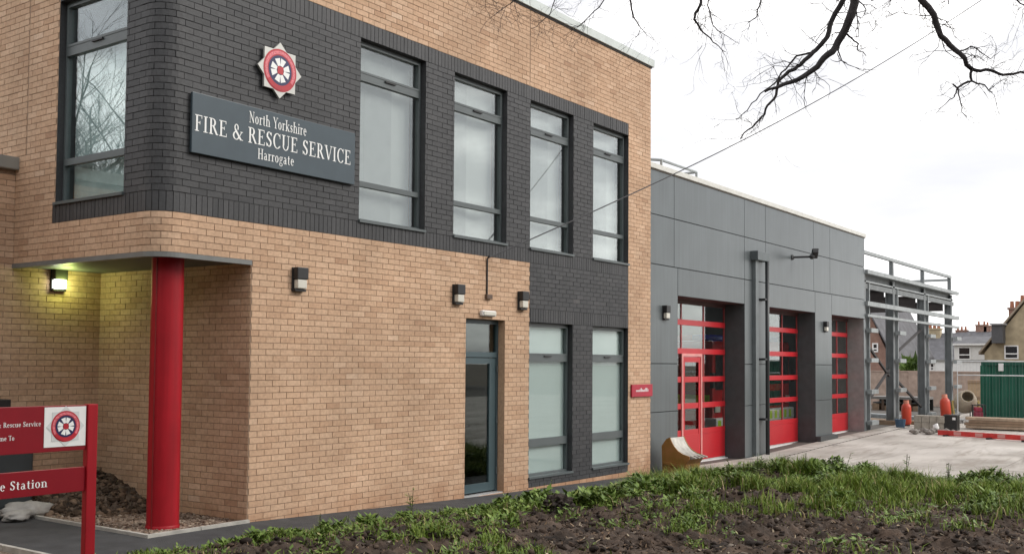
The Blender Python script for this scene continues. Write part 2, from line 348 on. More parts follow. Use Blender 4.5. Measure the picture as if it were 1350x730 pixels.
# edging stones round the gravel bed and along the outer side of the path
def edging(a, b, n, parent):
    a = Vector(a); b = Vector(b)
    for i in range(n):
        p = a.lerp(b, i/n); q = a.lerp(b, (i+1)/n); d = (q-p).normalized()*.004
        MB().bar(p+d, q-d, .05, .06).build('edging_stone', EDGE, parent)
edging((-1.355, -.025, .005), (-1.355, 2.95, .005), 4, gbo)
edging((-1.38, -.03, .006), (0, -.03, .006), 2, gbo)
edging((-2.62, -1.1, .008), (-2.62, 2.95, .008), 5, pth)
# pebbles in the bed
def scatter_blobs(name, n, fn, m, rs, parent=None, flat=.7):
    bm = bmesh.new(); bmesh.ops.create_icosphere(bm, subdivisions=1, radius=1); base = np.array([v.co[:] for v in bm.verts]); bf = np.array([[v.index for v in f.verts] for f in bm.faces]); bm.free()
    VV = []; FF = []; TT = []
    for i in range(n):
        c = fn()
        if c is None: continue
        r = rs[0]+(rs[1]-rs[0])*random.random()**2.2
        k = r*(1+rng.uniform(-.5, .5, (len(base), 1))); s3 = np.array([rng.uniform(.7, 1.3), rng.uniform(.7, 1.3), flat*rng.uniform(.7, 1.2)])
        a = random.random()*6.28; ca, sa = math.cos(a), math.sin(a); p = base*k*s3; p = np.c_[p[:,0]*ca-p[:,1]*sa, p[:,0]*sa+p[:,1]*ca, p[:,2]]
        VV.append(p+np.array(c)); FF.append(bf+len(base)*(len(VV)-1)); TT.append(np.full(len(bf), random.random()))
    return np_mesh(name, np.concatenate(VV), np.concatenate(FF), np.concatenate(TT), m, parent, 'stuff')
PEB = tone_mat('pebble', [(0, (.09, .06, .045)), (.6, (.20, .14, .10)), (1, (.36, .30, .24))])
pb = scatter_blobs('pebbles', 1500, lambda: (random.uniform(-1.3, -.02), random.uniform(.03, 2.9), .012), PEB, (.008, .03)); tag(pb, 'brown pebbles loose in the bed under the canopy', 'gravel', kind='stuff')
# yard slabs: large concrete bays
yard = sheet('yard', [11.2, 12.5, 15, 19.7, 24, 30, 60], -60, 12.5, -.03, mat('joint_filler', (.10, .09, .08), .9)); yard['kind'] = 'structure'
ysplit = [.14, -.42, -.50, -5.2, -10, -15, -20, -26]
xsplit = [11.2, 15.6, 20.4, 25.2, 30, 36, 44]
for j in range(len(ysplit)-1):
    y1, y0 = ysplit[j], ysplit[j+1]
    if j == 1: continue
    for i in range(len(xsplit)-1):
        x0, x1 = xsplit[i]+.008, xsplit[i+1]-.008
        xa = [x0]+[x for x, _ in ZT if x0 < x < x1]+[x1]
        b = MB(); n = len(xa); dz = random.uniform(-.002, .002)
        vs = [(x, y, zg(x)+dz) for y in (y0+.008, y1-.008) for x in xa]+[(x, y0+.008, zg(x)-.04) for x in xa]
        fs = [(i2, i2+1, n+i2+1, n+i2) for i2 in range(n-1)]+[(2*n+i2, 2*n+i2+1, i2+1, i2) for i2 in range(n-1)]
        b.add(vs, fs).build('concrete_slab', CONC, yard)
dr = MB()
for k in range(70):
    x = 12.2+k*.28; dr.box(x, x+.26, -.485, -.435, zg(x)-.03, zg(x)-.006)
dr.build('drain_grating', mat('cast_iron', (.05, .045, .04), .7), yard, kind='stuff')

# ------------------------------------------------------------------ fire station (brick block)
FS = thing('fire_station', 'two storey buff brick fire station block with dark brick band and rounded corner', 'building', (0, 0, 0))
RC = .27; X0 = -1.30; XE = 9.92; ARC = RC*math.pi/2; SX = X0+RC      # s = 0 where the arc meets the front
YW = 2.98
def smap(s):
    """unwrapped wall coordinate -> point, outward normal, tangent"""
    if s >= 0: return Vector((SX+s, 0, 0)), Vector((0,-1,0)), Vector((1,0,0))
    if s > -ARC:
        a = -s/RC; c = Vector((SX, RC, 0)); n = Vector((-math.sin(a), -math.cos(a), 0)); return c+n*RC, n, Vector((math.cos(a), -math.sin(a), 0))
    return Vector((X0, RC+(-ARC-s), 0)), Vector((-1,0,0)), Vector((0,-1,0))
def sy(y): return -ARC-(y-RC)
def sx(x): return x-SX
ZB, ZS, ZT2, ZTB, ZTOP, ZCAN = 3.54, 3.765, 6.24, 6.465, 7.74, 3.09
WIN = [(1.79, 3.12), (3.78, 5.11), (5.77, 7.08), (7.75, 9.03)]
LWZ = (.015, 2.565); DZ = (-.14, 2.565); DX = (4.10, 5.09)
LW = (.645, 2.04)      # window in the left face (y)
S0 = sy(9.0); S1 = sx(XE)
holes = [(sx(a), sx(b), ZS, ZT2) for a, b in WIN]+[(sx(a), sx(b), *LWZ) for a, b in WIN[2:]]+[(sx(DX[0]), sx(DX[1]), *DZ)]
holes += [(sy(LW[1]), sy(LW[0]), ZS, ZT2), (S0-1, sx(0), -2, ZCAN), (S0-1, sy(YW), -2, 4.40)]
joints = [(sx(5.74)-.006, sx(5.74)+.006, ZTB, 9), (sy(2.72)-.006, sy(2.72)+.006, 4.45, 9)]
def dark_at(s, z):
    if ZB-.001 <= z < ZTB and sy(LW[1]) <= s <= sx(9.03): return True
    if ZB-.001 <= z < ZS and sy(2.10) <= s <= sx(9.03): return True
    return -.136 <= z < ZB and sx(5.77) <= s <= sx(9.03)
def subtract(iv, cuts):
    for a, b in cuts:
        nv = []
        for p, q in iv:
            if b <= p or a >= q: nv.append((p, q))
            else:
                if a > p: nv.append((p, a))
                if b < q: nv.append((b, q))
        iv = nv
    return iv
bricks = []   # (s0, s1, z0, z1, kind)
J = .0085
def lay(iv, z0, z1, pitch, off, kind):
    for p, q in iv:
        k = math.floor((p-off)/pitch)
        while True:
            a = off+k*pitch; b = a+pitch
            if a >= q: break
            a2, b2 = max(a, p)+J/2, min(b, q)-J/2
            if b2-a2 > .025: bricks.append((a2, b2, z0+J/2, z1-J/2, kind))
            k += 1
k0 = math.floor((-.5-ZB)/.075)
for k in range(k0, 56):
    z0 = ZB+.075*k; z1 = z0+.075; zc = (z0+z1)/2
    if z1 > ZTOP+.001: break
    cuts = [(a, b) for a, b, c, d in holes+joints if c-.01 < zc < d+.01]
    sold = []     # soldier ranges handled apart
    if ZB < zc < ZS: sold = [(sy(2.10), sx(9.03))]
    elif ZT2 < zc < ZTB: sold = [(sy(LW[1]), sx(9.03))]
    elif LWZ[1] < zc < LWZ[1]+.225: sold = [(sx(5.77), sx(9.03))]
    dk = []
    if ZS < zc < ZT2: dk = [(sy(LW[1]), sx(9.03))]
    elif -.136 < zc < LWZ[1] or LWZ[1]+.225 < zc < ZB: dk = [(sx(5.77), sx(9.03))]
    off = (k % 2)*.1125+.03
    lay(subtract([(S0, S1)], cuts+sold+dk), z0, z1, .225, off, 0)
    if dk: lay(subtract(dk, cuts), z0, z1, .225, off, 1)
for z0, rgn in ((ZB, (sy(2.10), sx(9.03))), (ZT2, (sy(LW[1]), sx(9.03))), (LWZ[1], (sx(5.77), sx(9.03)))):
    lay([rgn], z0, z0+.225, .075, 0.0, 2)
def tone_for(kind): return min(1, max(0, random.gauss(.5, .14)))
def brick_geo(mb, pt, nrm, a, b, z0, z1, tone, proud, back=.03):
    if pt is P_ and a < 0 and b > -ARC and b-a > .08:
        n_ = 3
        for i in range(n_): brick_seg(mb, pt, nrm, a+(b-a)*i/n_, a+(b-a)*(i+1)/n_, z0, z1, tone, proud+.003, back, i == 0, i == n_-1)
    else: brick_seg(mb, pt, nrm, a, b, z0, z1, tone, proud+(.003 if pt is P_ and a < 0 and b > -ARC else 0), back)
def brick_seg(mb, pt, nrm, a, b, z0, z1, tone, proud, back, la=True, lb=True):
    pa, na = pt(a), nrm(a); pb2, nb = pt(b), nrm(b)
    v = []
    for z in (z0, z1):
        v += [pa+na*proud+Vector((0,0,z)), pb2+nb*proud+Vector((0,0,z)), pb2-nb*back+Vector((0,0,z)), pa-na*back+Vector((0,0,z))]
    mb.add(v, [(0,1,5,4)]+([(1,2,6,5)] if lb else [])+([(3,0,4,7)] if la else [])+[(4,5,6,7), (0,3,2,1)], tone)
def visible_size(c, wdt, hgt, n):
    u, v, z = proj(c)
    if not (-10 < u < 1360 and -10 < v < 740) or z < 0: return 0
    if v > 700 or c[2] < zg(c[0])+.01: return 0
    return wdt*hgt/z/z*abs((CAM-c).normalized().dot(n))*1e6
# the bricks that show largest become single objects, the rest one part per kind
def emit_bricks(items, root, m_by_kind, name_by_kind, n_single, protos):
    """items: (size, pt_fn, nrm_fn, a, b, z0, z1, kind)"""
    for kd in sorted(set(k for *_, k in items)):
        sel = sorted([i for i in items if i[-1] == kd], key=lambda t: -t[0])
        single = [t for t in sel[:n_single.get(kd, 0)] if t[0] > 0]
        rest = sel[len(single):]
        for t in single:
            _, pt, nr, a, b, z0, z1, _k = t
            mid = (a+b)/2; c = pt(mid)+Vector((0,0,(z0+z1)/2)); n = nr(mid); key = (kd, round(b-a, 3), round(z1-z0, 3), random.randrange(9))
            if key not in protos:
                q = MB(); hw, hh = (b-a)/2, (z1-z0)/2
                q.add([(-hw,0,-hh),(hw,0,-hh),(hw,.03,-hh),(-hw,.03,-hh),(-hw,0,hh),(hw,0,hh),(hw,.03,hh),(-hw,.03,hh)], [(0,1,5,4),(1,2,6,5),(3,0,4,7),(4,5,6,7),(0,3,2,1)], tone_for(kd))
                me = bpy.data.meshes.new(name_by_kind[kd]); me.from_pydata(q.v, [], q.f); me.update()
                at = me.attributes.new('tone', 'FLOAT', 'FACE'); at.data.foreach_set('value', np.array(q.t, np.float32)); me.materials.append(m_by_kind[kd]); protos[key] = me
            o = bpy.data.objects.new(name_by_kind[kd], protos[key]); C.objects.link(o); o.parent = root
            o.location = c+n*random.uniform(.004, .0075)-wo(root); o.rotation_euler = (0, 0, math.atan2(n.y, n.x)+math.pi/2)
        mb = MB()
        for t in rest:
            brick_geo(mb, t[1], t[2], t[3], t[4], t[5], t[6], tone_for(kd), random.uniform(.0035, .008))
        if mb.v: mb.build(name_by_kind[kd], m_by_kind[kd], root, kind='stuff')
items = []
P_ = lambda s: smap(s)[0]; N_ = lambda s: smap(s)[1]
for a, b, z0, z1, kd in bricks:
    if z1 < zg(P_((a+b)/2).x)-.1: continue
    c = P_((a+b)/2)+Vector((0,0,(z0+z1)/2)); sz = visible_size(c, b-a, z1-z0, N_((a+b)/2))
    if -ARC-.1 < (a+b)/2 < .1: sz *= .01
    items.append((sz, P_, N_, a, b, z0, z1, kd))
# recess walls under the canopy and the single-storey wing
RX = -.08   # x of the inner corner at the wing wall
rdir = Vector((RX, YW, 0)); rl = rdir.length; rdir.normalize(); rn = Vector((-rdir.y, rdir.x, 0))
pr = lambda s: rdir*(rl-s); nr_ = lambda s: rn                 # s runs from the inner corner to the front edge
pw = lambda s: Vector((s, YW, 0)); nw = lambda s: Vector((0,-1,0))
for k in range(k0, 12):
    z0 = ZB+.075*k; z1 = z0+.075; zc = (z0+z1)/2; bricks = []
    if zc < 3.06:
        lay([(0, rl)], z0, z1, .225, (k % 2)*.1125, 0)
        for a, b, c0, c1, _ in bricks: items.append((visible_size(pr((a+b)/2)+Vector((0,0,zc)), b-a, .065, rn)*.5, pr, nr_, a, b, c0, c1, 0))
    bricks = []
    lay([(-8, X0 if zc > 3.06 else RX)], z0, z1, .225, (k % 2)*.1125+.05, 0)
    if z1 < 4.28:
        for a, b, c0, c1, _ in bricks: items.append((visible_size(pw((a+b)/2)+Vector((0,0,zc)), b-a, .065, Vector((0,-1,0)))*.5, pw, nw, a, b, c0, c1, 0))
emit_bricks(items, FS, {0: BUFF, 1: DARK, 2: DARK}, {0: 'brick', 1: 'dark_brick', 2: 'soldier_brick'}, {0: 300, 1: 250, 2: 250}, {})

# mortar faces: backing walls cut by the openings (built as strips in the unwrapped wall)
def backing(rng_s, zr, hs, depth=0.0):
    mb = MB(); ss = sorted(set([rng_s[0], rng_s[1]]+[v for h in hs for v in h[:2] if rng_s[0] < v < rng_s[1]]+[-ARC*i/24 for i in range(25) if rng_s[0] < -ARC*i/24 < rng_s[1]]))
    zz = sorted(set([zr[0], zr[1]]+[v for h in hs for v in h[2:] if zr[0] < v < zr[1]]))
    for a, b in zip(ss, ss[1:]):
        for c, d in zip(zz, zz[1:]):
            m, z = (a+b)/2, (c+d)/2
            if any(h[0] < m < h[1] and h[2] < z < h[3] for h in hs): continue
            pa, na, _ = smap(a); pb2, nb, _ = smap(b)
            mb.add([pa+Vector((0,0,c)), pb2+Vector((0,0,c)), pb2+Vector((0,0,d)), pa+Vector((0,0,d))], [(0,1,2,3)])
    return mb
darkz = [(sy(LW[1]), sx(9.03), ZB, ZTB), (sx(5.77), sx(9.03), -.136, ZB)]
backing((S0, S1), (-.6, ZTOP), holes+darkz+[(sy(2.10), sy(LW[1]), ZB, ZS)]).build('wall', MORT, FS)
backing((sy(2.10), sx(9.03)), (-.136, ZTB), holes+[(sy(2.10), sx(5.77), -.2, ZB), (sy(2.10), sy(LW[1]), ZS, ZTB)]).build('dark_wall', MORTD, FS)
# jambs and heads of the openings
REV = .11
def reveal(nm, m, a, b, z0, z1, dep):
    for s, sg in ((a, 1), (b, -1)):
        p, n, t = smap(s); p = p + n*.003; q = p-n*dep; MB().add([p+Vector((0,0,z0)), q+Vector((0,0,z0)), q+Vector((0,0,z1)), p+Vector((0,0,z1))], [(0,1,2,3) if sg > 0 else (3,2,1,0)], .35).build(nm, m, FS)
    pa, n, _ = smap(a); pb2, _, _ = smap(b); pa = pa+n*.003; pb2 = pb2+n*.003
    for z in (z0, z1): MB().add([pa+Vector((0,0,z)), pb2+Vector((0,0,z)), pb2-n*dep+Vector((0,0,z)), pa-n*dep+Vector((0,0,z))], [(0,1,2,3)], .35).build(nm, m, FS)
for h in holes[:6]+[holes[7]]: reveal('window_reveal', DARK, *h, .30)
reveal('door_reveal', BUFF, *holes[6], .30)
# brick returns of the door opening get real brick joints
# far side, back and roof so that the block is closed
cl = MB(); cl.box(X0+.32, XE-.01, .9, 9.0, 7.5, 7.6)
cl.build('flat_roof', COPEG, FS)
MB().add([(XE, 0, -.6), (XE, 9, -.6), (XE, 9, ZTOP), (XE, 0, ZTOP)], [(0,1,2,3)]).build('end_wall', BUFF, FS)
MB().add([(X0, 9, -.6), (XE, 9, -.6), (XE, 9, ZTOP), (X0, 9, ZTOP)], [(3,2,1,0)]).build('rear_wall', BUFF, FS)
MB().add([(RX, YW, -.6), (0, 0, -.6), (0, 0, 3.05), (RX, YW, 3.05)], [(0,1,2,3)]).build('recess_wall', MORT, FS)
MB().add([(-8, YW, -.6), (RX, YW, -.6), (RX, YW, 3.06), (X0, YW, 3.06), (X0, YW, 4.28), (-8, YW, 4.28)], [(0,1,2,3,4,5)]).build('wing_wall', MORT, FS)
wc = MB(); wc.bbox(-8.2, X0-.003, YW-.10, YW+.35, 4.27, 4.43, .012); wc.build('wing_coping', COPEG, FS)
MB().box(-8.2, X0-.003, YW+.35, 9, 4.25, 4.33).build('wing_roof', COPEG, FS)
# roof coping following the corner
def follow(s0, s1, z0, z1, outp, inn, n=1):
    mb = MB(); ss = [s0]+[-ARC*i/10 for i in range(10, -1, -1)]+[s1]; ss = [s for s in ss if s0 <= s <= s1]; vs = []
    for s in ss:
        p, nn, _ = smap(s); vs += [p+nn*outp+Vector((0,0,z0)), p+nn*outp+Vector((0,0,z1)), p-nn*inn+Vector((0,0,z1)), p-nn*inn+Vector((0,0,z0))]
    fs = [(4*i+k, 4*i+4+k, 4*i+4+(k+1)%4, 4*i+(k+1)%4) for i in range(len(ss)-1) for k in range(4)]+[(0,1,2,3), tuple(4*(len(ss)-1)+k for k in (3,2,1,0))]
    return mb.add(vs, fs)
follow(S0, S1+.06, ZTOP+.03, ZTOP+.175, .055, .35).build('roof_coping', COPE, FS)
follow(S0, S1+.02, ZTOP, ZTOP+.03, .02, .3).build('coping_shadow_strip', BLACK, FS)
# canopy: soffit and fascia under the oversailing storey
follow(sy(YW)+.003, sx(0)-.003, 3.035, ZCAN, .018, .06).build('canopy_fascia', mat('fascia_grey', (.16, .165, .16), .45), FS)
sf = MB(); poly = [smap(s)[0]+Vector((0,0,3.06)) for s in [sy(YW)]+[-ARC*i/10 for i in range(10,-1,-1)]+[sx(0)-.003]]+[Vector((RX, YW-.003, 3.06))]
sf.add(poly, [tuple(range(len(poly)))]); sf.build('canopy_soffit', SOFF, FS)
# red column
COLC = (-.87, .40)
cm = MB(); cm.lathe([(.178, 0), (.178, 3.058)], (*COLC, .0), 40); co = cm.build('column', RED, FS, smooth=True)
sm = MB()
for a in (math.radians(194),):
    x, y = COLC[0]+.179*math.cos(a), COLC[1]+.179*math.sin(a)
    sm.bar((x, y, .01), (x, y, 3.05), .016)
sm.build('casing_seam', mat('dark_red_seam', (.20, .006, .01), .4), co)
cb = MB(); cb.lathe([(.186, 0), (.186, .03), (.178, .045)], (*COLC, 0), 40); cb.build('base_ring', RED, co, smooth=True)

# ------------------------------------------------------------------ windows
def window(par, org, tx, nx, W, z0, z1, bars, pane_mat, fmat, fw=.036, depth=.09, back=None, blind=None, name='window', bw=.10, sill=True):
    """org: left bottom corner on the wall face (z ignored); tx along the wall, nx outward"""
    tx = Vector(tx); nx = Vector(nx); org = Vector((org[0], org[1], 0))
    def bx(mb, a, b, za, zb, d0, d1):
        v = [org+tx*s+nx*(-d)+Vector((0,0,z)) for z in (za, zb) for s, d in ((a,d0),(b,d0),(b,d1),(a,d1))]
        mb.add(v, [(0,3,2,1),(4,5,6,7),(0,1,5,4),(1,2,6,5),(2,3,7,6),(3,0,4,7)])
    f = MB(); e2 = .002
    bx(f, e2, fw, z0+e2, z1-e2, depth, depth+.07); bx(f, W-fw, W-e2, z0+e2, z1-e2, depth, depth+.07)
    bx(f, fw, W-fw, z1-fw, z1-e2, depth+.001, depth+.069); bx(f, fw, W-fw, z0+e2, z0+fw+.02, depth+.001, depth+.069)
    zl = [z0+fw+.02]
    for i, (za, zb) in enumerate(bars):
        bx(f, fw, W-fw, za, zb, depth-.006, depth+.066); zl += [za, zb]
    zl.append(z1-fw)
    fo = f.build(name, fmat, par)
    # opening casement of the top light stands proud
    g = MB()
    for a, b, za, zb in ((fw, W-fw, zl[-2], zl[-2]+.028), (fw, W-fw, zl[-1]-.028, zl[-1]), (fw, fw+.028, zl[-2]+.028, zl[-1]-.028), (W-fw-.028, W-fw, zl[-2]+.028, zl[-1]-.028)):
        bx(g, a, b, za, zb, depth-.012, depth+.05)
    g.build('casement', fmat, fo)
    h = MB(); bx(h, W*.42, W*.58, zl[-2]-.03, zl[-2]-.012, depth-.03, depth-.006); h.build('handle', BLACK, fo)
    for i in range(0, len(zl), 2):
        p = MB(); ins = .028 if i == len(zl)-2 else 0
        bx(p, fw+ins-.004, W-fw-ins+.004, zl[i]-.004+ins, zl[i+1]+.004-ins, depth+.028, depth+.036); p.build('pane', pane_mat, fo)
    if sill:
        s = MB(); bx(s, -.01, W+.01, z0-.012, z0+.022, -.035, depth-.002); s.build('sill', fmat, fo)
    return fo, bx
for i, (a, b) in enumerate(WIN):
    fo, bx = window(FS, (a, 0), (1,0,0), (0,-1,0), b-a, ZS, ZT2, [(4.26, 4.33), (5.70, 5.80)], GLASS, FRAME)
    W = b-a
    m1 = MB(); x = .06
    while x < W*(.62 if i != 1 else .45):
        bx(m1, x, x+.0912, ZS+.03, ZT2-.05, .250+.0015*random.random(), .255); x += .0915
    m1.build('vertical_blind', BLINDG, fo)
    m2 = MB(); bx(m2, .03, W-.03, ZS+.02, ZT2-.03, .285, .30); m2.build('roller_blind', BLIND, fo)
for a, b in WIN[2:]:
    fo, bx = window(FS, (a, 0), (1,0,0), (0,-1,0), b-a, *LWZ, [(.51, .64), (1.92, 2.03)], GLASSF, FRAME)
    W = b-a; m2 = MB(); bx(m2, .03, W-.03, LWZ[0]+.03, LWZ[1]-.03, .155, .165); m2.build('frosted_film', FROST, fo)
fo, bx = window(FS, (X0, LW[1]), (0,-1,0), (-1,0,0), LW[1]-LW[0], ZS, ZT2, [(4.24, 4.32), (5.58, 5.69)], GLASSL, FRAME, depth=.085)
m2 = MB(); bx(m2, .03, LW[1]-LW[0]-.03, ZS+.03, 5.64, .22, .235); m2.build('roller_blind', mat('pale_teal_blind', (.60, .69, .68), .7), fo)
# dark room behind the upper left light
rm = MB(); rm.box(X0+.36, 1.2, .40, 2.4, ZS-.02, ZT2+.02); rm.build('room', CARP, FS)

# ------------------------------------------------------------------ personnel door
d0, d1 = DX; yd = .12
fr = MB()
fr.box(d0+.003, d0+.05, yd, yd+.08, -.13, 2.56); fr.box(d1-.05, d1-.003, yd, yd+.08, -.13, 2.56)
fr.box(d0+.05, d1-.05, yd+.001, yd+.079, 2.50, 2.56); fr.box(d0+.05, d1-.05, yd-.004, yd+.076, 1.98, 2.06)
dr0 = fr.build('door', DOORF, FS)
lf = MB(); a, b = d0+.055, d1-.055
lf.box(a, a+.085, yd+.008, yd+.06, -.10, 1.97); lf.box(b-.16, b, yd+.008, yd+.06, -.10, 1.97); lf.box(a+.085, b-.16, yd+.009, yd+.059, 1.88, 1.97); lf.box(a+.085, b-.16, yd+.009, yd+.059, -.10, .03)
lf.build('leaf', DOORF, dr0)
MB().box(a+.08, b-.155, yd+.03, yd+.04, .025, 1.885).build('pane', GLASSD, dr0)
MB().box(d0+.045, d1-.045, yd+.03, yd+.04, 2.055, 2.505).build('transom_pane', GLASSD, dr0)
MB().box(d0-.0, d1+.0, yd-.11, yd+.10, -.16, -.125).build('threshold', mat('alu_threshold', (.6, .6, .6), .4, metal=.4), dr0)
hd = MB(); hd.box(a+.02, a+.05, yd-.03, yd+.008, .86, 1.0); hd.box(a+.02, a+.16, yd-.045, yd-.03, .92, .945); hd.build('handle', BLACK, dr0)
hg = MB()
for z in (.15, .95, 1.75): hg.tube([(d1-.045, yd-.008, z), (d1-.045, yd-.008, z+.1)], .012, 8)
hg.build('hinge', FRAME, dr0)
# hallway seen through the door
hw = MB(); y0h, y1h = yd+.20, 6.0
hw.add([(d0-.8,y0h,-.14),(d1+.9,y0h,-.14),(d1+.9,y1h,-.14),(d0-.8,y1h,-.14)], [(0,1,2,3)])
hw.build('hallway_floor', CARP, FS)
hh = MB()
hh.add([(d0-.8,y1h,-.14),(d1+.9,y1h,-.14),(d1+.9,y1h,2.7),(d0-.8,y1h,2.7)], [(0,1,2,3)])
hh.add([(d1+.9,y0h,-.14),(d1+.9,y1h,-.14),(d1+.9,y1h,2.7),(d1+.9,y0h,2.7)], [(3,2,1,0)]); hh.add([(d0-.8,y0h,-.14),(d0-.8,y1h,-.14),(d0-.8,y1h,2.7),(d0-.8,y0h,2.7)], [(0,1,2,3)])
hh.add([(d0-.8,y0h,2.7),(d1+.9,y0h,2.7),(d1+.9,y1h,2.7),(d0-.8,y1h,2.7)], [(3,2,1,0)])
hh.build('hallway_wall', ROOM, FS)

# ------------------------------------------------------------------ lettering (serif strokes)
TK, TN = .145, .055
def g_line(x0, y0, x1, y1, w): return ('L', x0, y0, x1, y1, w)
def g_arc(cx, cy, rx, ry, a0, a1, wx=TK, wy=TN): return ('A', cx, cy, rx, ry, a0, a1, wx, wy)
def stem(x, y0, y1, s0=True, s1=True, w=TK, sw=.17):
    r = [g_line(x, y0, x, y1, w)]
    if s0: r.append(g_line(x-sw, y0+.025, x+sw, y0+.025, .05))
    if s1: r.append(g_line(x-sw, y1-.025, x+sw, y1-.025, .05))
    return r
XH = .64
GL = {
 'F': (.66, stem(.2,0,1)+[g_line(.2,.97,.6,.97,TN), g_line(.59,.80,.59,1,.05), g_line(.2,.53,.45,.53,TN), g_line(.45,.43,.45,.63,.05)]),
 'E': (.72, stem(.2,0,1)+[g_line(.2,.97,.62,.97,TN), g_line(.61,.80,.61,1,.05), g_line(.2,.53,.47,.53,TN), g_line(.47,.43,.47,.63,.05), g_line(.2,.03,.66,.03,TN), g_line(.65,0,.65,.22,.05)]),
 'I': (.38, stem(.19,0,1)),
 'R': (.80, stem(.2,0,1)+[g_arc(.36,.75,.26,.25,-90,90), g_line(.2,.972,.37,.972,TN), g_line(.2,.528,.40,.528,TN), g_line(.40,.53,.70,.02,TK), g_line(.62,.025,.82,.025,.05)]),
 'S': (.60, [g_arc(.30,.74,.24,.26,20,200), g_line(.10,.69,.47,.36,TK), g_arc(.29,.27,.25,.27,-165,25), g_line(.51,.74,.51,.97,.05), g_line(.07,.03,.07,.27,.05)]),
 'C': (.76, [g_arc(.42,.5,.38,.52,42,318), g_line(.68,.68,.68,1,.05), g_line(.68,.10,.68,.22,.04)]),
 'U': (.82, stem(.2,.3,1,False)+stem(.66,.3,1,False,True,TN*1.2,.13)+[g_arc(.415,.31,.29,.33,180,360,TK*.8,TN)]),
 'V': (.80, [g_line(.12,1,.42,.02,TK), g_line(.70,1,.43,.02,TN), g_line(-.02,.975,.28,.975,.05), g_line(.58,.975,.84,.975,.05)]),
 'N': (.86, stem(.16,0,1,True,False,TN,.14)+stem(.70,0,1,False,True,TN,.14)+[g_line(.13,1,.70,.03,TK), g_line(.0,.975,.16,.975,.05)]),
 'Y': (.76, [g_line(.12,1,.40,.48,TK), g_line(.68,1,.41,.48,TN), g_line(-.02,.975,.28,.975,.05), g_line(.56,.975,.82,.975,.05)]+stem(.40,0,.5,True,False)),
 'H': (.88, stem(.2,0,1)+stem(.68,0,1)+[g_line(.2,.52,.68,.52,TN)]),
 'T': (.72, stem(.36,0,1,True,False)+[g_line(.04,.97,.68,.97,TN), g_line(.05,.78,.05,1,.05), g_line(.67,.78,.67,1,.05)]),
 'W': (1.1, [g_line(.12,1,.34,.02,TK), g_line(.56,1,.35,.02,TN), g_line(.50,1,.74,.02,TK), g_line(.98,1,.75,.02,TN), g_line(-.02,.975,.26,.975,.05), g_line(.84,.975,1.1,.975,.05)]),
 '&': (.92, [g_arc(.36,.77,.19,.23,-40,260,.10,TN), g_line(.24,.66,.76,.02,TK), g_arc(.34,.26,.30,.27,75,345,TK*.9,TN), g_line(.40,.55,.30,.50,TN), g_line(.60,.18,.80,.52,TN), g_line(.70,.53,.92,.53,.05), g_line(.70,.03,.94,.03,.05)]),
 'o': (.62, [g_arc(.30,.32,.27,.34,0,360)]),
 'r': (.48, stem(.16,0,XH)+[g_arc(.34,.44,.17,.20,50,180,TN,TN*1.2), g_line(.40,.55,.46,.60,.11)]),
 't': (.42, [g_line(.18,.08,.18,.84,TK), g_line(.02,.61,.37,.61,.05), g_arc(.27,.12,.13,.14,180,320,TK*.7,TN)]),
 'h': (.72, stem(.16,0,1)+stem(.54,0,.44,True,False)+[g_arc(.35,.42,.255,.24,0,165,TK*.9,TN)]),
 'n': (.72, stem(.16,0,XH)+stem(.54,0,.44,True,False)+[g_arc(.35,.42,.255,.24,0,165,TK*.9,TN)]),
 'm': (1.06, stem(.16,0,XH)+stem(.52,0,.44,True,False,sw=.12)+stem(.88,0,.44,True,False)+[g_arc(.35,.42,.24,.24,0,165,TK*.9,TN), g_arc(.71,.42,.24,.24,0,165,TK*.9,TN)]),
 'u': (.72, stem(.16,.2,XH,False,True,sw=.13)+stem(.54,0,XH,False,True,sw=.13)+[g_arc(.35,.22,.255,.24,180,350,TK*.9,TN)]),
 'k': (.70, stem(.16,0,1)+[g_line(.2,.28,.52,.62,TN), g_line(.30,.36,.58,.02,TK*.9), g_line(.40,.615,.66,.615,.05), g_line(.46,.025,.72,.025,.05)]),
 's': (.48, [g_arc(.24,.47,.18,.18,15,200,TK*.85,TN), g_line(.10,.43,.38,.23,TK*.9), g_arc(.23,.18,.19,.19,-165,20,TK*.85,TN)]),
 'i': (.34, stem(.16,0,XH)+[g_line(.16,.80,.16,.94,.14)]),
 'l': (.34, stem(.16,0,1)),
 'e': (.58, [g_arc(.29,.32,.25,.34,0,320), g_line(.08,.37,.53,.37,TN)]),
 'c': (.54, [g_arc(.29,.32,.25,.34,45,320), g_line(.44,.52,.50,.56,.10)]),
 'a': (.60, [g_arc(.25,.46,.19,.20,10,160,TK*.8,TN), g_line(.40,.06,.40,.48,TK), g_line(.36,.03,.58,.03,.05), g_arc(.23,.18,.20,.20,0,360,TK*.8,TN)]),
 'g': (.60, [g_arc(.27,.44,.21,.22,0,360,TK*.75,TN), g_arc(.28,-.12,.26,.17,0,360,TK*.6,TN), g_line(.14,.24,.12,.03,TN*1.4), g_line(.42,.58,.58,.63,TN*1.2)]),
 'v': (.64, [g_line(.10,.64,.33,.02,TK*.9), g_line(.55,.64,.34,.02,TN), g_line(0,.615,.22,.615,.05), g_line(.44,.615,.66,.615,.05)]),
 ' ': (.34, []),
}
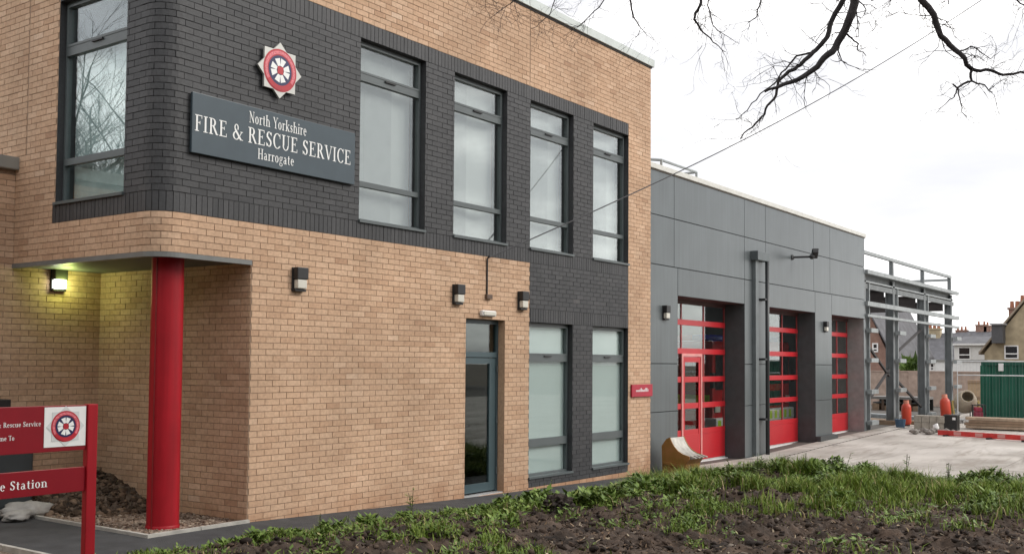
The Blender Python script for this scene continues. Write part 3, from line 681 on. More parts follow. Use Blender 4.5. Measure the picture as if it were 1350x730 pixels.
def text_mesh(txt, x0, x1, z, cap, y, per=None):
    """letters filling x0..x1 on a plane facing -y, baseline z"""
    tw = sum(GL[c][0]+.06 for c in txt); sc = (x1-x0)/tw; mb = MB(); x = x0; lay_ = 0
    for ch in txt:
        for pr_ in GL[ch][1]:
            lay_ += 1; yy = y-.0004*(lay_ % 7)
            P2 = lambda px, pz: (x+px*sc, yy, z+pz*cap)
            if pr_[0] == 'L':
                _, ax, az, bx_, bz, w_ = pr_; dx, dz = bx_-ax, bz-az; L = math.hypot(dx, dz); nxx, nz2 = -dz/L*w_/2, dx/L*w_/2
                mb.add([P2(ax-nxx, az-nz2), P2(bx_-nxx, bz-nz2), P2(bx_+nxx, bz+nz2), P2(ax+nxx, az+nz2)], [(0,1,2,3)])
            else:
                _, cx, cz, rx, rz, a0, a1, wx, wy = pr_; n = max(6, int(abs(a1-a0)/18)); vs = []
                for i in range(n+1):
                    a = R(a0+(a1-a0)*i/n); vs += [P2(cx+rx*math.cos(a), cz+rz*math.sin(a)), P2(cx+(rx-wx)*math.cos(a), cz+(rz-wy)*math.sin(a))]
                mb.add(vs, [(2*i, 2*i+2, 2*i+3, 2*i+1) for i in range(n)])
        x += (GL[ch][0]+.06)*sc
        if per and mb.v: mb.build('letter', LETT, per); mb = MB()
    return mb
def disc(mb, cx, cz, r0, r1, y, n=40):
    vs = []
    for i in range(n):
        a = 2*math.pi*i/n; vs += [(cx+r1*math.cos(a), y, cz+r1*math.sin(a)), (cx+r0*math.cos(a), y, cz+r0*math.sin(a))]
    return mb.add(vs, [(2*i, (2*i+2) % (2*n), (2*i+3) % (2*n), 2*i+1) for i in range(n)]) if r0 > 0 else mb.add(vs[::2], [tuple(range(n))])
def emblem(root, cx, cz, rs, y, star_mat, solid=True):
    st = []
    for i in range(16):
        a = math.pi/2+i*math.pi/8; r = rs if i % 2 == 0 else rs*.77; st.append((cx+r*math.cos(a), cz+r*math.sin(a)))
    th = .03 if solid else .002
    MB().prism(st[::-1], lambda p: (p[0], y, p[1]), lambda p: (p[0], y-th, p[1])).build('star', star_mat, root)
    y2 = y-th-.002; k = rs/.31
    m = MB(); disc(m, cx, cz, .165*k, .235*k, y2); m.add([(cx-.042*k, y2-.006, cz-.042*k), (cx+.042*k, y2-.006, cz-.042*k), (cx+.042*k, y2-.006, cz+.042*k), (cx-.042*k, y2-.006, cz+.042*k)], [(0,1,2,3)]); m.build('red_ring', REDE, root)
    m = MB(); disc(m, cx, cz, .178*k, .215*k, y2-.002); m.build('lettered_band', PINKE, root)
    m = MB(); vs = []
    for i in range(13):
        a = R(215+110*i/12); vs += [(cx+.222*k*math.cos(a), y2-.004, cz+.222*k*math.sin(a)), (cx+.17*k*math.cos(a), y2-.004, cz+.17*k*math.sin(a))]
    m.add(vs, [(2*i, 2*i+2, 2*i+3, 2*i+1) for i in range(12)]); m.build('red_scroll', REDE, root)
    m = MB(); disc(m, cx, cz, 0, .165*k, y2-.001); m.build('navy_disc', NAVY, root)
    m = MB()
    for i in range(4):
        for sg in (-1, 1):
            a = i*math.pi/2+sg*.34; c, s = math.cos(a), math.sin(a); r0, r1, hw_ = .050*k, .132*k, .037*k
            m.add([(cx+c*r0-s*hw_*.5, y2-.003, cz+s*r0+c*hw_*.5), (cx+c*r1-s*hw_, y2-.003, cz+s*r1+c*hw_), (cx+c*r1+s*hw_, y2-.003, cz+s*r1-c*hw_), (cx+c*r0+s*hw_*.5, y2-.003, cz+s*r0-c*hw_*.5)], [(0,1,2,3)])
    m.build('white_cross', LETT, root)

sg = thing('station_sign', 'slate grey name board with white serif lettering on the dark brick', 'sign', (.36, -.02, 4.22))
MB().bbox(-.925, 1.645, -.060, -.022, 4.225, 4.91, .006).build('panel', SIGNB, sg)
fx = MB()
for x in (-.8, 1.5):
    for z in (4.3, 4.83): fx.box(x-.02, x+.02, -.023, .0, z-.02, z+.02)
fx.build('standoff', BLACK, sg)
for t_, (ua, ub), (bz, cap) in (('North Yorkshire', (328, 404.5), (4.715, .135)), ('FIRE & RESCUE SERVICE', (256, 463.5), (4.475, .185)), ('Harrogate', (340, 388.5), (4.305, .125))):
    xa = PX(ua, 180, 'y', -.063).x; xb = PX(ub, 180, 'y', -.063).x
    text_mesh(t_, xa, xb, bz, cap, -.0635, sg)
bd = thing('badge', 'silver eight pointed star badge with red and navy crest above the name board', 'emblem', (.335, -.02, 5.10))
emblem(bd, .335, 5.44, .345, -.035, SILV)
MB().box(.25, .42, -.035, .0, 5.36, 5.52).build('bracket', BLACK, bd)

# small red sign at the right edge of the brick
rs = thing('direction_sign', 'small red sign on the buff brick beside the grey cladding', 'sign', (9.5, -.02, 1.26))
MB().bbox(9.12, 9.93, -.045, -.012, 1.265, 1.50, .005).build('panel', mat('small_sign_red', (.42, .01, .035), .35), rs)
sc_ = MB(); x = 9.27
for i in range(11):
    h = random.choice((.035, .045, .07)); sc_.box(x, x+random.uniform(.018, .03), -.048, -.0455, 1.36, 1.36+h); x += .046
sc_.build('lettering', LETT, rs, kind='stuff')

# ------------------------------------------------------------------ free-standing sign at lower left
YS = -1.6
pu = lambda u, v: PX(u, v, 'y', YS)
xr = pu(113, 560).x; xp = pu(126, 560).x
zt, zb1 = pu(113, 533).z, pu(113, 592).z; zt2, zb2 = pu(113, 614).z, pu(113, 646).z
ws = thing('welcome_sign', 'red two panel sign on posts with white crest square by the path', 'sign', (xr, YS, 0))
LN = 2.2
p1 = MB(); p1.bbox(xr-LN, xr-.001, YS-.012, YS+.012, zb1, zt, .004); p1.build('upper_panel', REDS, ws)
p2 = MB(); p2.bbox(xr-LN, xr-.001, YS-.012, YS+.012, zb2, zt2, .004); p2.build('lower_panel', REDS, ws)
for xx in (xr, xr-LN-.09):
    q = MB(); q.bbox(xx+.001, xx+(xp-xr), YS-.035, YS+.035, -.3, pu(120, 532).z, .008); q.build('post', RED, ws)
xw0 = pu(57, 560).x; xw1 = xr-.01
q = MB(); q.box(xw0, xw1, YS-.017, YS-.0125, pu(113, 587).z+.006, zt-.012); wsq = q.build('crest_square', WHITE, ws)
zc_ = (pu(113, 587).z+zt)/2; emblem(wsq, (xw0+xw1)/2, zc_, (xw1-xw0)*.46, YS-.018, mat('pale_grey_print', (.60, .62, .62), .4), solid=False)
def stext(t_, ua, ub, vb, cap_px):
    xa, xb = pu(ua, vb).x, pu(ub, vb).x; z = pu(ub, vb).z; s = abs(pu(ub, vb-10).z-z)/10
    text_mesh(t_, xa, xb, z, cap_px*s, YS-.0135, ws)
stext('North Yorkshire Fire & Rescue Service', -85, 53, 561, 6.5)
stext('Welcome To', -22, 18, 580, 6.5)
stext('Harrogate Fire Station', -108, 62, 641, 11.5)

# ------------------------------------------------------------------ wall lamps
def lamp(loc, rz, label, lit=False):
    t = thing('wall_lamp', label, 'wall lamp', loc, rz, 'black wall lamps along the front', world=False)
    b = MB(); b.bbox(-.095, .095, -.03, -.002, -.15, .15, .008); b.bbox(-.09, .09, -.115, -.03, .0, .15, .012)
    b.build('hood', BLACK, t)
    l = MB(); l.bbox(-.075, .075, -.105, -.03, -.115, -.001, .014); l.build('lens', LITL if lit else LAMPL, t, smooth=False)
    g = MB(); g.bbox(-.09, .09, -.075, -.03, -.15, -.117, .006); g.build('lower_trim', BLACK, t)
    return t
L1 = lamp((.72, 0, 2.91), 0, 'wall lamp alone on the buff brick beside the red column')
L2 = dup(L1, (3.86, 0, 2.905), 0, 'wall lamp on the buff brick just left of the personnel door')
L3 = dup(L1, (5.52, 0, 2.90), 0, 'wall lamp on the buff brick at the dark brick edge, right of the door')
L4 = dup(L1, (10.87, .2, 2.94), 0, 'wall lamp on the grey cladding left of the first red door')
L5 = dup(L1, (20.45, .2, 2.96), 0, 'wall lamp on the grey cladding between the second and third red doors')
pl_ = PX(75, 369, 'y', YW)
L6 = lamp((pl_.x, YW, pl_.z), 0, 'lit wall lamp glowing greenish white under the canopy', True)
lp = bpy.data.lights.new('lamp_glow', 'POINT'); lp.energy = 5.5; lp.color = (.80, 1.0, .25); lp.shadow_soft_size = .06
lo = bpy.data.objects.new('lamp_glow', lp); C.objects.link(lo); lo.location = (pl_.x+.04, YW-.20, pl_.z-.04)
em = thing('bulkhead_light', 'small white bulkhead light on the brick above the personnel door', 'light', (4.6, 0, 2.65))
q = MB(); q.bbox(4.43, 4.78, -.07, -.004, 2.61, 2.70, .02); q.build('housing', WHITE, em)
q = MB(); q.bbox(4.45, 4.76, -.085, -.071, 2.625, 2.685, .006); q.build('lens', LAMPL, em)

# ------------------------------------------------------------------ overhead cable, conduit, pole
poleB = PD(1430, -92, 26)
cab = MB(); A0 = Vector((4.6, -.05, 3.52)); pts = []
for i in range(41):
    t = i/40; p = A0.lerp(poleB, t); p.z -= .55*math.sin(math.pi*t)*(1-.3*t); pts.append(p)
cab.tube(pts, .011, 6); tag(cab.build('overhead_cable', mat('cable_grey', (.06, .06, .065), .6)), 'thin overhead cable running from the brick wall up across the sky', 'cable')
cn = thing('cable_conduit', 'thin conduit dropping from the cable hook to a small box above the door', 'conduit', (4.6, 0, 2.9))
q = MB(); q.tube([(4.6, -.06, 3.55), (4.6, -.02, 3.50), (4.6, -.018, 2.95)], .013, 8); q.build('pipe', BLACK, cn)
q = MB(); q.bbox(4.56, 4.70, -.055, -.003, 2.88, 2.95, .006); q.build('junction_box', mat('brown_plastic', (.10, .06, .04), .5), cn)
up = thing('utility_pole', 'wooden utility pole carrying the cable at the road side', 'pole', (poleB.x, poleB.y, zg(poleB.x)))
q = MB(); q.tube([(poleB.x, poleB.y, -.5), (poleB.x, poleB.y, poleB.z+.5)], [.15, .10], 12); q.build('shaft', WOODD, up, smooth=True)
q = MB(); q.box(poleB.x-.6, poleB.x+.6, poleB.y-.05, poleB.y+.05, poleB.z+.15, poleB.z+.25); q.build('crossarm', WOODD, up)

# ------------------------------------------------------------------ appliance bay building (grey cladding)
GBD = thing('appliance_bay', 'long grey clad garage block with three red glazed doors', 'building', (17, .2, -.2))
YG = .2; GX0, GX1, GZ = XE+.004, 24.1, 5.83
doors = [(11.47, 14.93), (16.37, 19.71), (21.06, 23.97)]
DH = 3.32; YD = YG+.5
# carcass
cs = MB()
cs.add([(GX0, YG+.03, -.6), (doors[0][0]+.02, YG+.03, -.6), (doors[0][0]+.02, YG+.03, DH+.02), (GX0, YG+.03, DH+.02)], [(0,1,2,3)])
for (a, b) in ((doors[0][1], doors[1][0]), (doors[1][1], doors[2][0]), (doors[2][1], GX1)):
    cs.add([(a-.0, YG+.03, -.6), (b, YG+.03, -.6), (b, YG+.03, DH+.02), (a, YG+.03, DH+.02)], [(0,1,2,3)])
cs.add([(GX0, YG+.03, DH), (GX1, YG+.03, DH), (GX1, YG+.03, GZ), (GX0, YG+.03, GZ)], [(0,1,2,3)])
cs.build('backing_wall', CLADD, GBD)
hs = MB()
hs.add([(GX1-.01, YG+.03, -.6), (GX1-.01, 14, -.6), (GX1-.01, 14, GZ), (GX1-.01, YG+.03, GZ)], [(0,1,2,3)]); hs.build('end_wall', CLAD, GBD)
hs = MB(); hs.add([(XE, 14, -.6), (GX1, 14, -.6), (GX1, 14, GZ), (XE, 14, GZ)], [(3,2,1,0)]); hs.add([(XE+.02, YG+.03, -.6), (XE+.02, 14, -.6), (XE+.02, 14, GZ), (XE+.02, YG+.03, GZ)], [(0,1,2,3)]); hs.build('inner_wall', mat('bay_wall', (.50, .47, .40), .8), GBD)
# roof with unseen rooflights added to bring daylight into the bays
rf = MB(); strips = [(XE, 12), (13.6, 16.8), (18.4, 21.4), (23, GX1)]
for a, b in strips: rf.box(a, b, YG+.05, 14, GZ-.12, GZ-.04)
for a, b in ((12, 13.6), (16.8, 18.4), (21.4, 23)): rf.box(a, b, YG+.05, 3.0, GZ-.12, GZ-.04); rf.box(a, b, 8.5, 14, GZ-.12, GZ-.04)
rf.build('roof', COPEG, GBD)
for a, b in ((12, 13.6), (16.8, 18.4), (21.4, 23)): MB().box(a+.02, b-.02, 3.02, 8.48, GZ-.06, GZ-.045).build('added_rooflight', glass_mat('added_rooflight_glass', .05, (.8, .85, .85)) if 'added_rooflight_glass' not in MATS else MATS['added_rooflight_glass'], GBD)
MB().add([(XE, YD+.06, -.02+zg(13)), (GX1, YD+.06, -.02+zg(20)), (GX1, 14, zg(20)-.02), (XE, 14, zg(13)-.02)], [(0,1,2,3)]).build('bay_floor', mat('bay_floor_paint', (.13, .13, .13), .4), GBD)
# cladding panels
def panel(x0, x1, z0, z1):
    b = MB(); b.bbox(x0+.007, x1-.007, YG-.012, YG+.028, z0+.007, z1-.007, .006); b.build('cladding_panel', CLAD, GBD)
cols = [GX0-.005, doors[0][0]-.17, doors[0][1], doors[1][0]-.15, doors[1][1]-.1, doors[2][0]-.13, GX1]
for a, b in zip(cols, cols[1:]):
    panel(a, b, 4.92, GZ); panel(a, b, 3.91, 4.92)
pil = [(GX0-.005, doors[0][0]), (doors[0][1], doors[1][0]), (doors[1][1], doors[2][0])]
for a, b in pil:
    panel(a, b, 1.90, 3.91); panel(a, b, .92, 1.90); panel(a, b, -.40, .92)
for a, b in doors[:2]: panel(a, b, DH, 3.91)
panel(doors[2][0], GX1, DH, 3.91); panel(doors[2][1], GX1, 1.9, DH); panel(doors[2][1], GX1, -.4, 1.9)
follow_c = MB(); follow_c.bbox(GX0, GX1+.05, YG-.055, YG+.30, GZ+.012, GZ+.12, .01); follow_c.build('roof_coping', mat('off_white_coping', (.62, .62, .58), .5, var=.08), GBD)
MB().box(GX0, GX1+.02, YG-.025, YG+.2, GZ-.012, GZ+.012).build('coping_drip', mat('brown_drip', (.13, .11, .09), .6), GBD)
pk = MB(); pk.box(doors[1][1]-.03, doors[2][0]+.03, YG-.16, YG-.013, -.4, -.05); pk.build('plinth', CLADD, GBD)
# reveals and sectional doors
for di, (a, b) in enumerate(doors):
    for xr_ in (a, b): MB().add([(xr_, YG-.008, -.5), (xr_, YD+.05, -.5), (xr_, YD+.05, DH), (xr_, YG-.008, DH)], [(0,1,2,3)]).build('door_reveal', mat('shaded_reveal', (.060, .067, .070), .5) if di < 2 else mat('pale_reveal', (.30, .29, .285), .3, metal=.2), GBD)  # shade of the first two reveals put into a darker colour, third left pale
    hm = MB(); hm.add([(a, YG-.008, DH), (b, YG-.008, DH), (b, YD+.05, DH), (a, YD+.05, DH)], [(0,1,2,3)]); hm.box(a, b, YD-.03, YD+.04, DH-.09, DH-.001); hm.build('door_head', mat('dark_red_brown', (.06, .022, .02), .6), GBD)
    zf = zg((a+b)/2)-(0.02 if di == 0 else 0.0); zz = [zf, .31, .90, 1.49, 2.12, 2.76, DH-.09]
    fr = MB(); W = b-a; ncol = 3
    gd = None
    bmk = MB(); bmk.bbox(a+.03, b-.03, YD-.02, YD+.03, zf+.03, zz[1], .006); gd = bmk.build('garage_door', REDD, GBD)
    MB().box(a+.03, b-.03, YD-.03, YD+.035, zf-.005, zf+.028).build('bottom_seal', mat('seal_grey', (.42, .42, .41), .5), gd)
    for z in zz[1:6]:
        MB().bbox(a+.03, b-.03, YD-.026, YD+.03, z+.001, z+.125, .006).build('rail', REDD, gd)
    edges = [a+.03+(W-.06)*i/ncol for i in range(ncol+1)]
    for x in edges:
        mm2 = MB()
        for k, z in enumerate(zz[1:6]): mm2.box(max(a+.03, x-.022), min(b-.03, x+.022), YD-.012, YD+.02, z+.126, zz[k+2])
        mm2.build('mullion', mat('muted_red', (.33, .045, .045), .5), gd)
    for k in range(1, 6):
        for xa, xb in zip(edges, edges[1:]):
            MB().box(xa+.028, xb-.028, YD+.0, YD+.006, zz[k]+.08, zz[k+1]+.004).build('pane', GLASSB, gd)
    MB().box(a, b, YD-.08, YD+.1, zf-.05, zf-.004).build('sill_strip', WHITE, gd)
    if di == 0:
        wl, wr = PX(900, 500, 'y', YD-.03).x, PX(923.5, 500, 'y', YD-.03).x; ztp = PX(912, 466, 'y', YD-.03).z
        wk = MB(); wk.bbox(wl-.06, wl, YD-.05, YD-.02, zf+.03, ztp, .005); wk.bbox(wr, wr+.06, YD-.05, YD-.02, zf+.03, ztp, .005); wk.bbox(wl, wr, YD-.05, YD-.021, ztp-.06, ztp, .005)
        wk.build('wicket_frame', PINK, gd)
        wd = MB(); wd.box(wl+.005, wl+.10, YD-.034, YD-.021, zf+.03, ztp-.07); wd.box(wr-.10, wr-.005, YD-.034, YD-.021, zf+.03, ztp-.07); wd.box(wl+.10, wr-.10, YD-.035, YD-.022, ztp-.19, ztp-.07); wd.box(wl+.10, wr-.10, YD-.035, YD-.022, zf+.03, .32); wd.build('wicket_leaf', REDD, gd)
# down pipe with hopper
dp = MB(); hx0, hx1 = 15.27, 16.02
dp.bbox(hx0+.02, hx1, YG-.20, YG-.014, 4.40, 4.62, .01)
dpo = dp.build('hopper', mat('hopper_grey', (.10, .118, .122), .4, metal=.2), GBD)
bp_ = MB(); bp_.box(hx0+.12, hx0+.30, YG-.10, YG-.013, -.5, 4.399); bp_.build('square_downpipe', mat('downpipe_grey', (.15, .17, .175), .4, metal=.2), GBD)
dq = MB(); dq.tube([(hx1-.09, YG-.17, 4.42), (hx1-.09, YG-.17, -.4)], .05, 12); dqo = dq.build('round_downpipe', mat('black_pipe', (.028, .032, .034), .4), GBD, smooth=True)
for z in (3.45, 2.0, .55): MB().box(hx1-.28, hx1-.02, YG-.19, YG-.012, z, z+.05).build('clip', BLACK, dqo)
# CCTV camera on a bracket
cc = thing('security_camera', 'black security camera on a bracket high on the grey cladding', 'camera', (18.2, .2, 4.6))
q = MB(); q.lathe([(.07, 0), (.07, -.03), (.03, -.05)], (18.0, .188, 4.70), 12, 'y'); q.build('wall_plate', CLADD, cc)
q = MB(); q.tube([(18.0, .15, 4.70), (18.12, -.28, 4.70)], .028, 8); q.build('arm', BLACK, cc)
q = MB(); q.bbox(-.07, .07, -.16, .17, -.06, .06, .012); q.bbox(-.085, .085, -.21, .12, .06, .075, .004); q.rot(Matrix.Translation((18.25, -.34, 4.79)) @ Matrix.Rotation(R(115), 4, 'Z') @ Matrix.Rotation(R(24), 4, 'X')); q.build('housing', BLACK, cc)
q = MB(); q.blob((18.12, -.30, 4.70), .07, 2, 0); q.build('pivot', BLACK, cc)
# roof guard rail
gr = thing('roof_guard_rail', 'thin grey guard rail on the flat roof beside the brick block', 'railing', (12, 1, GZ))
gp = [PX(868, 214, 'y', 1.0), PX(888, 214, 'y', .6), PX(921, 224, 'y', .6), PX(903, 224, 'y', 3.0)]
gz = GZ+.42
A, Bq, Cq = Vector((10.3, 1.6, gz)), Vector((11.55, .62, gz)), Vector((13.25, .62, gz)); D = Vector((13.25, 2.6, gz))
q = MB(); q.tube([A, Bq, Cq, D], .03, 6); q.build('rail', STEEL, gr)
for p in (A, Bq, Cq, D): MB().tube([(p.x, p.y, GZ-.05), p], .03, 6).build('post', STEEL, gr)

# ------------------------------------------------------------------ fire engines in the bays
def engine(loc, label):
    t = thing('fire_engine', label, 'fire engine', loc, 0, 'fire engines parked in the bays', world=False)
    b = MB(); b.bbox(-1.2, 1.2, 0, 2.1, .45, 2.75, .10); b.build('cab', ENGRED, t)
    b = MB(); b.bbox(-1.2, 1.2, 2.15, 7.4, .5, 2.95, .05); b.build('body', ENGRED, t)
    b = MB(); b.bbox(-1.05, 1.05, -.02, .2, 1.45, 2.45, .02); b.build('windscreen', DGLASS, t)
    b = MB(); b.bbox(-1.25, 1.25, -.12, .3, .35, .72, .05); b.build('bumper', WHITE, t)
    b = MB(); b.bbox(-.6, .6, -.015, .1, .8, 1.25, .01); g = b.build('grille', BLACK, t)
    for s in (-1, 1):
        b = MB(); b.bbox(s*.95-.16, s*.95+.16, -.03, .1, .86, 1.08, .02); b.build('headlight', LAMPL, t)
        b = MB(); b.bbox(s*1.21-.012, s*1.21+.012, .4, 1.9, 1.45, 2.3, .004); b.build('side_window', DGLASS, t)
        b = MB(); b.box(s*1.206-.006, s*1.206+.006, .1, 7.3, 1.05, 1.32); b.build('side_stripe', HIVIS, t)
        b = MB(); b.bbox(s*1.32-.06, s*1.32+.06, -.1, .0, 1.5, 1.9, .01); b.build('mirror', BLACK, t)
        for y in (1.2, 5.4):
            b = MB(); b.lathe([(.2, -.14), (.48, -.14), (.5, -.1), (.5, .1), (.48, .14), (.2, .14)], (s*1.05, y, .5), 20, 'x'); b.build('wheel', TYRE, t)
    b = MB(); b.bbox(-1.0, 1.0, .3, .7, 2.76, 2.92, .04); b.build('light_bar', mat('blue_beacon', (.02, .05, .5), .2), t)
    b = MB()
    for i in range(6): b.box(-1.15+i*.385, -1.15+i*.385+.19, -.125, -.121, .42, .66)
    b.build('chevron', HIVIS, t)
    return t
E1 = engine((13.2, 2.2, zg(13.2)), 'red fire engine behind the first glazed door from the brick block')
E2 = dup(E1, (18.05, 1.9, zg(18)), 0, 'red fire engine with yellow stripe behind the second glazed door')
E3 = dup(E1, (22.4, 2.4, zg(22)), 0, 'red fire engine behind the third glazed door, farthest from the brick')

# ------------------------------------------------------------------ excavator bucket
bk = thing('excavator_bucket', 'worn yellow excavator bucket standing on the path by the grey wall', 'digger bucket', (10.33, -.06, zg(10.3)), R(-93), world=False); bk.scale = (.88, .88, .88)
prof = [(0, 0), (-.02, .62), (.10, .76), (.17, .78)]
curve = []
for i in range(11):
    a = R(180+82*i/10); curve.append((.86+.69*math.cos(a), .86+.66*math.sin(a)))
curve = [(.19, .80), (.235, .70), (.30, .60), (.39, .51), (.52, .44), (.68, .40)]
side = [(0, 0), (-.02, .60), (.10, .76), (.19, .80)]+curve[1:]+[(.68, .33), (.60, .22), (.56, .02)]
for y in (-.02, .60):
    MB().prism(side, lambda p: (p[0], y, p[1]), lambda p: (p[0], y+.03, p[1])).build('side_plate', RUST, bk)
q = MB(); vs = []
for x, z in curve: vs += [(x, .011, z-.012), (x, .599, z-.012)]
q.add(vs, [(2*i, 2*i+1, 2*i+3, 2*i+2) for i in range(len(curve)-1)]); q.build('curved_plate', WORN, bk, smooth=True)
q = MB(); outl = [(.10, .76), (-.02, .60), (0, 0), (.56, .02), (.60, .22), (.68, .33)]; vs = []
for x, z in outl: vs += [(x, .011, z), (x, .599, z)]
q.add(vs, [(2*i, 2*i+1, 2*i+3, 2*i+2) for i in range(len(outl)-1)]); q.build('shell', RUST, bk)
for i in range(4):
    y = .05+i*.165; MB().prism([(.66, .33), (.66, .41), (.80, .375), (.80, .355)], lambda p: (p[0], y, p[1]), lambda p: (p[0], y+.07, p[1])).build('tooth', WORN, bk)
q = MB(); q.prism([(.02, .20), (.03, .25), (.50, .20), (.50, .14)], lambda p: (p[0], -.024, p[1]), lambda p: (p[0], -.05, p[1])); q.build('wear_strip', RUST, bk)

# ------------------------------------------------------------------ things in the recess
ca, cb2 = PX(-30, 600, 'y', YW-.35).x, PX(44, 600, 'y', YW-.35).x
cz = PX(40, 540, 'y', YW-.35).z
kb = thing('utility_cabinet', 'dark grey metal cabinet against the brick wing behind the red sign', 'cabinet', ((ca+cb2)/2, YW-.2, 0))
MB().bbox(ca, cb2, YW-.35, YW-.01, 0, cz, .012).build('body', mat('cabinet_grey', (.030, .036, .040), .5), kb)
MB().bbox(ca+.03, cb2-.03, YW-.37, YW-.352, .06, cz-.06, .006).build('door', mat('cabinet_door_grey', (.036, .044, .048), .45), kb)
xq = PX(13, 530, 'y', YW-.3).x
MB().bbox(xq-.3, xq, YW-.33, YW-.1, cz, PX(13, 526, 'y', YW-.3).z, .01).build('vent', BLACK, kb)
pbg = PX(52, 668, 'z', .05)
bg_ = thing('cement_sack', 'crumpled pale sack lying on the path edge beside the soil heap', 'sack', (-1.45, 2.3, 0))
q = MB(); q.blob((-1.42, 2.35, .09), .20, 3, .22, 3, (1.5, 1.0, .55), 2.2); q.blob((-1.62, 2.15, .06), .12, 3, .25, 5, (1.3, 1.1, .55), 2.5); q.build('bag', SACK, bg_, smooth=True)
# soil heap in the inner corner
hp = MB(); n = 46; vs = []
for j in range(n+1):
    for i in range(n+1):
        x = -1.25+1.25*i/n; y = 1.35+1.6*j/n
        d = math.hypot((x+.35)/.95, (y-2.75)/1.25); h = max(0, 1-d)*.50
        x_lim = RX*(y/YW)
        h = h*(1+.25*noise.noise(Vector((x*4, y*4, 3))))+(.06*noise.noise(Vector((x*13, y*13, 0))) + .05*noise.noise(Vector((x*27, y*27, 0))) if h > .02 else -.05)
        vs.append((min(x, x_lim+.0), y, h))
hp.add(vs, [(j*(n+1)+i, j*(n+1)+i+1, (j+1)*(n+1)+i+1, (j+1)*(n+1)+i) for j in range(n) for i in range(n)])
def heap_pos():
    x, y = random.uniform(-1.2, -.1), random.uniform(1.5, 2.9); d = math.hypot((x+.35)/.95, (y-2.75)/1.25)
    return (x, y, max(0, 1-d)*.50) if d < 1 else None
hh_ = hp.build('soil_heap', SOILC); hlp = scatter_blobs('heap_lumps', 1100, heap_pos, tone_mat('heap_tone', [(0, (.025, .016, .010)), (.6, (.085, .055, .036)), (1, (.19, .13, .09))], bump=.6), (.012, .06), hh_)
tag(hh_, 'heap of dark soil piled in the brick corner behind the red column', 'soil heap')

# ------------------------------------------------------------------ soil bank with weeds
BND = [(-14, -1.15), (-2.7, -1.15), (-1.6, -1.12), (1, -1.28), (3, -1.40), (6, -1.60), (8.0, -2.0), (9.3, -2.9), (9.9, -4.3), (10.0, -6), (9.8, -8), (9.3, -11), (8.6, -16), (8, -24)]
bp_np = np.array(BND)
def bank_d(x, y):
    """distance inside the bank's edge (positive inside)"""
    P = np.stack([x, y], -1)[..., None, :]; A_ = bp_np[:-1]; B_ = bp_np[1:]; AB = B_-A_
    t = np.clip(((P-A_)*AB).sum(-1)/(AB*AB).sum(-1), 0, 1); Q = A_+AB*t[..., None]; dv = P-Q; dist = np.sqrt((dv**2).sum(-1)); k = dist.argmin(-1)
    cr = AB[:, 0]*dv[..., 1]-AB[:, 1]*dv[..., 0]; sgn = np.take_along_axis(cr, k[..., None], -1)[..., 0]
    return np.where(sgn < 0, 1, -1)*dist.min(-1)
ztx = np.array([a for a, _ in ZT]); ztz = np.array([b for _, b in ZT])
def vnoise(x, y, seed=0):
    xi = np.floor(x).astype(int); yi = np.floor(y).astype(int); fx, fy = x-xi, y-yi; fx = fx*fx*(3-2*fx); fy = fy*fy*(3-2*fy)
    def hsh(a, b): h = (a*374761393+b*668265263+seed*974711) & 0x7fffffff; h = ((h ^ (h >> 13))*1274126177) & 0x7fffffff; return ((h ^ (h >> 16)) & 0xffff)/65535.0
    return (hsh(xi, yi)*(1-fx)+hsh(xi+1, yi)*fx)*(1-fy)+(hsh(xi, yi+1)*(1-fx)+hsh(xi+1, yi+1)*fx)*fy
def bank_z(x, y):
    d = bank_d(x, y); t = np.clip((d+.05)/1.9, 0, 1); s = t*t*(3-2*t)
    h = np.interp(x, ztx, ztz)+.30*s-.02
    far = np.clip((x-3)/6, 0, 1)
    h += far*s*.10
    amp = np.clip(d/.5, 0, 1)
    h += amp*(.16*(vnoise(x*1.1+3, y*1.1, 1)-.5)+.11*(vnoise(x*3.3, y*3.3, 2)-.5)+.085*(vnoise(x*8, y*8, 3)-.5)+.06*(vnoise(x*17, y*17, 4)-.5)+.03*(vnoise(x*37, y*37, 5)-.5))
    return np.where(d < -.06, np.interp(x, ztx, ztz)-.2, h), d
def bank_grid(x0, x1, y0, y1, st):
    xs = np.arange(x0, x1+1e-6, st); ys = np.arange(y0, y1+1e-6, st); X, Y = np.meshgrid(xs, ys); Z, d = bank_z(X, Y)
    n = len(xs); V = np.stack([X, Y, Z], -1).reshape(-1, 3); j, i = np.meshgrid(np.arange(len(ys)-1), np.arange(n-1), indexing='ij'); a = (j*n+i).ravel()
    F = np.stack([a, a+1, a+n+1, a+n], -1); dd = d.reshape(-1); keep = (dd[F] > -.12).any(1); F = F[keep]
    idx = np.unique(F); mp_ = np.full(len(V), -1); mp_[idx] = np.arange(len(idx)); return V[idx], mp_[F]
V, F = bank_grid(-6, 10.4, -11, -1.0, .034)
sb = np_mesh('soil_bank', V, F, None, SOIL); sb['kind'] = 'structure'
for xx0, xx1, yy0, yy1 in ((-14, -6, -24, -1.0), (-6, 10.4, -24, -11)):
    V, F = bank_grid(xx0, xx1, yy0, yy1, .25); o = np_mesh('soil_bank', V, F, None, SOIL); o['kind'] = 'structure'
def in_view(x, y, z=.2):
    dx, dy, dz = x-CAM.x, y-CAM.y, z-CAM.z
    zz = dx*_f.x+dy*_f.y+dz*_f.z; u = 675+CF*(dx*_r.x+dy*_r.y+dz*_r.z)/zz; v = CCY-CF*(dx*_u.x+dy*_u.y+dz*_u.z)/zz
    return (zz > 2) & (u > -80) & (u < 1430) & (v < 800)
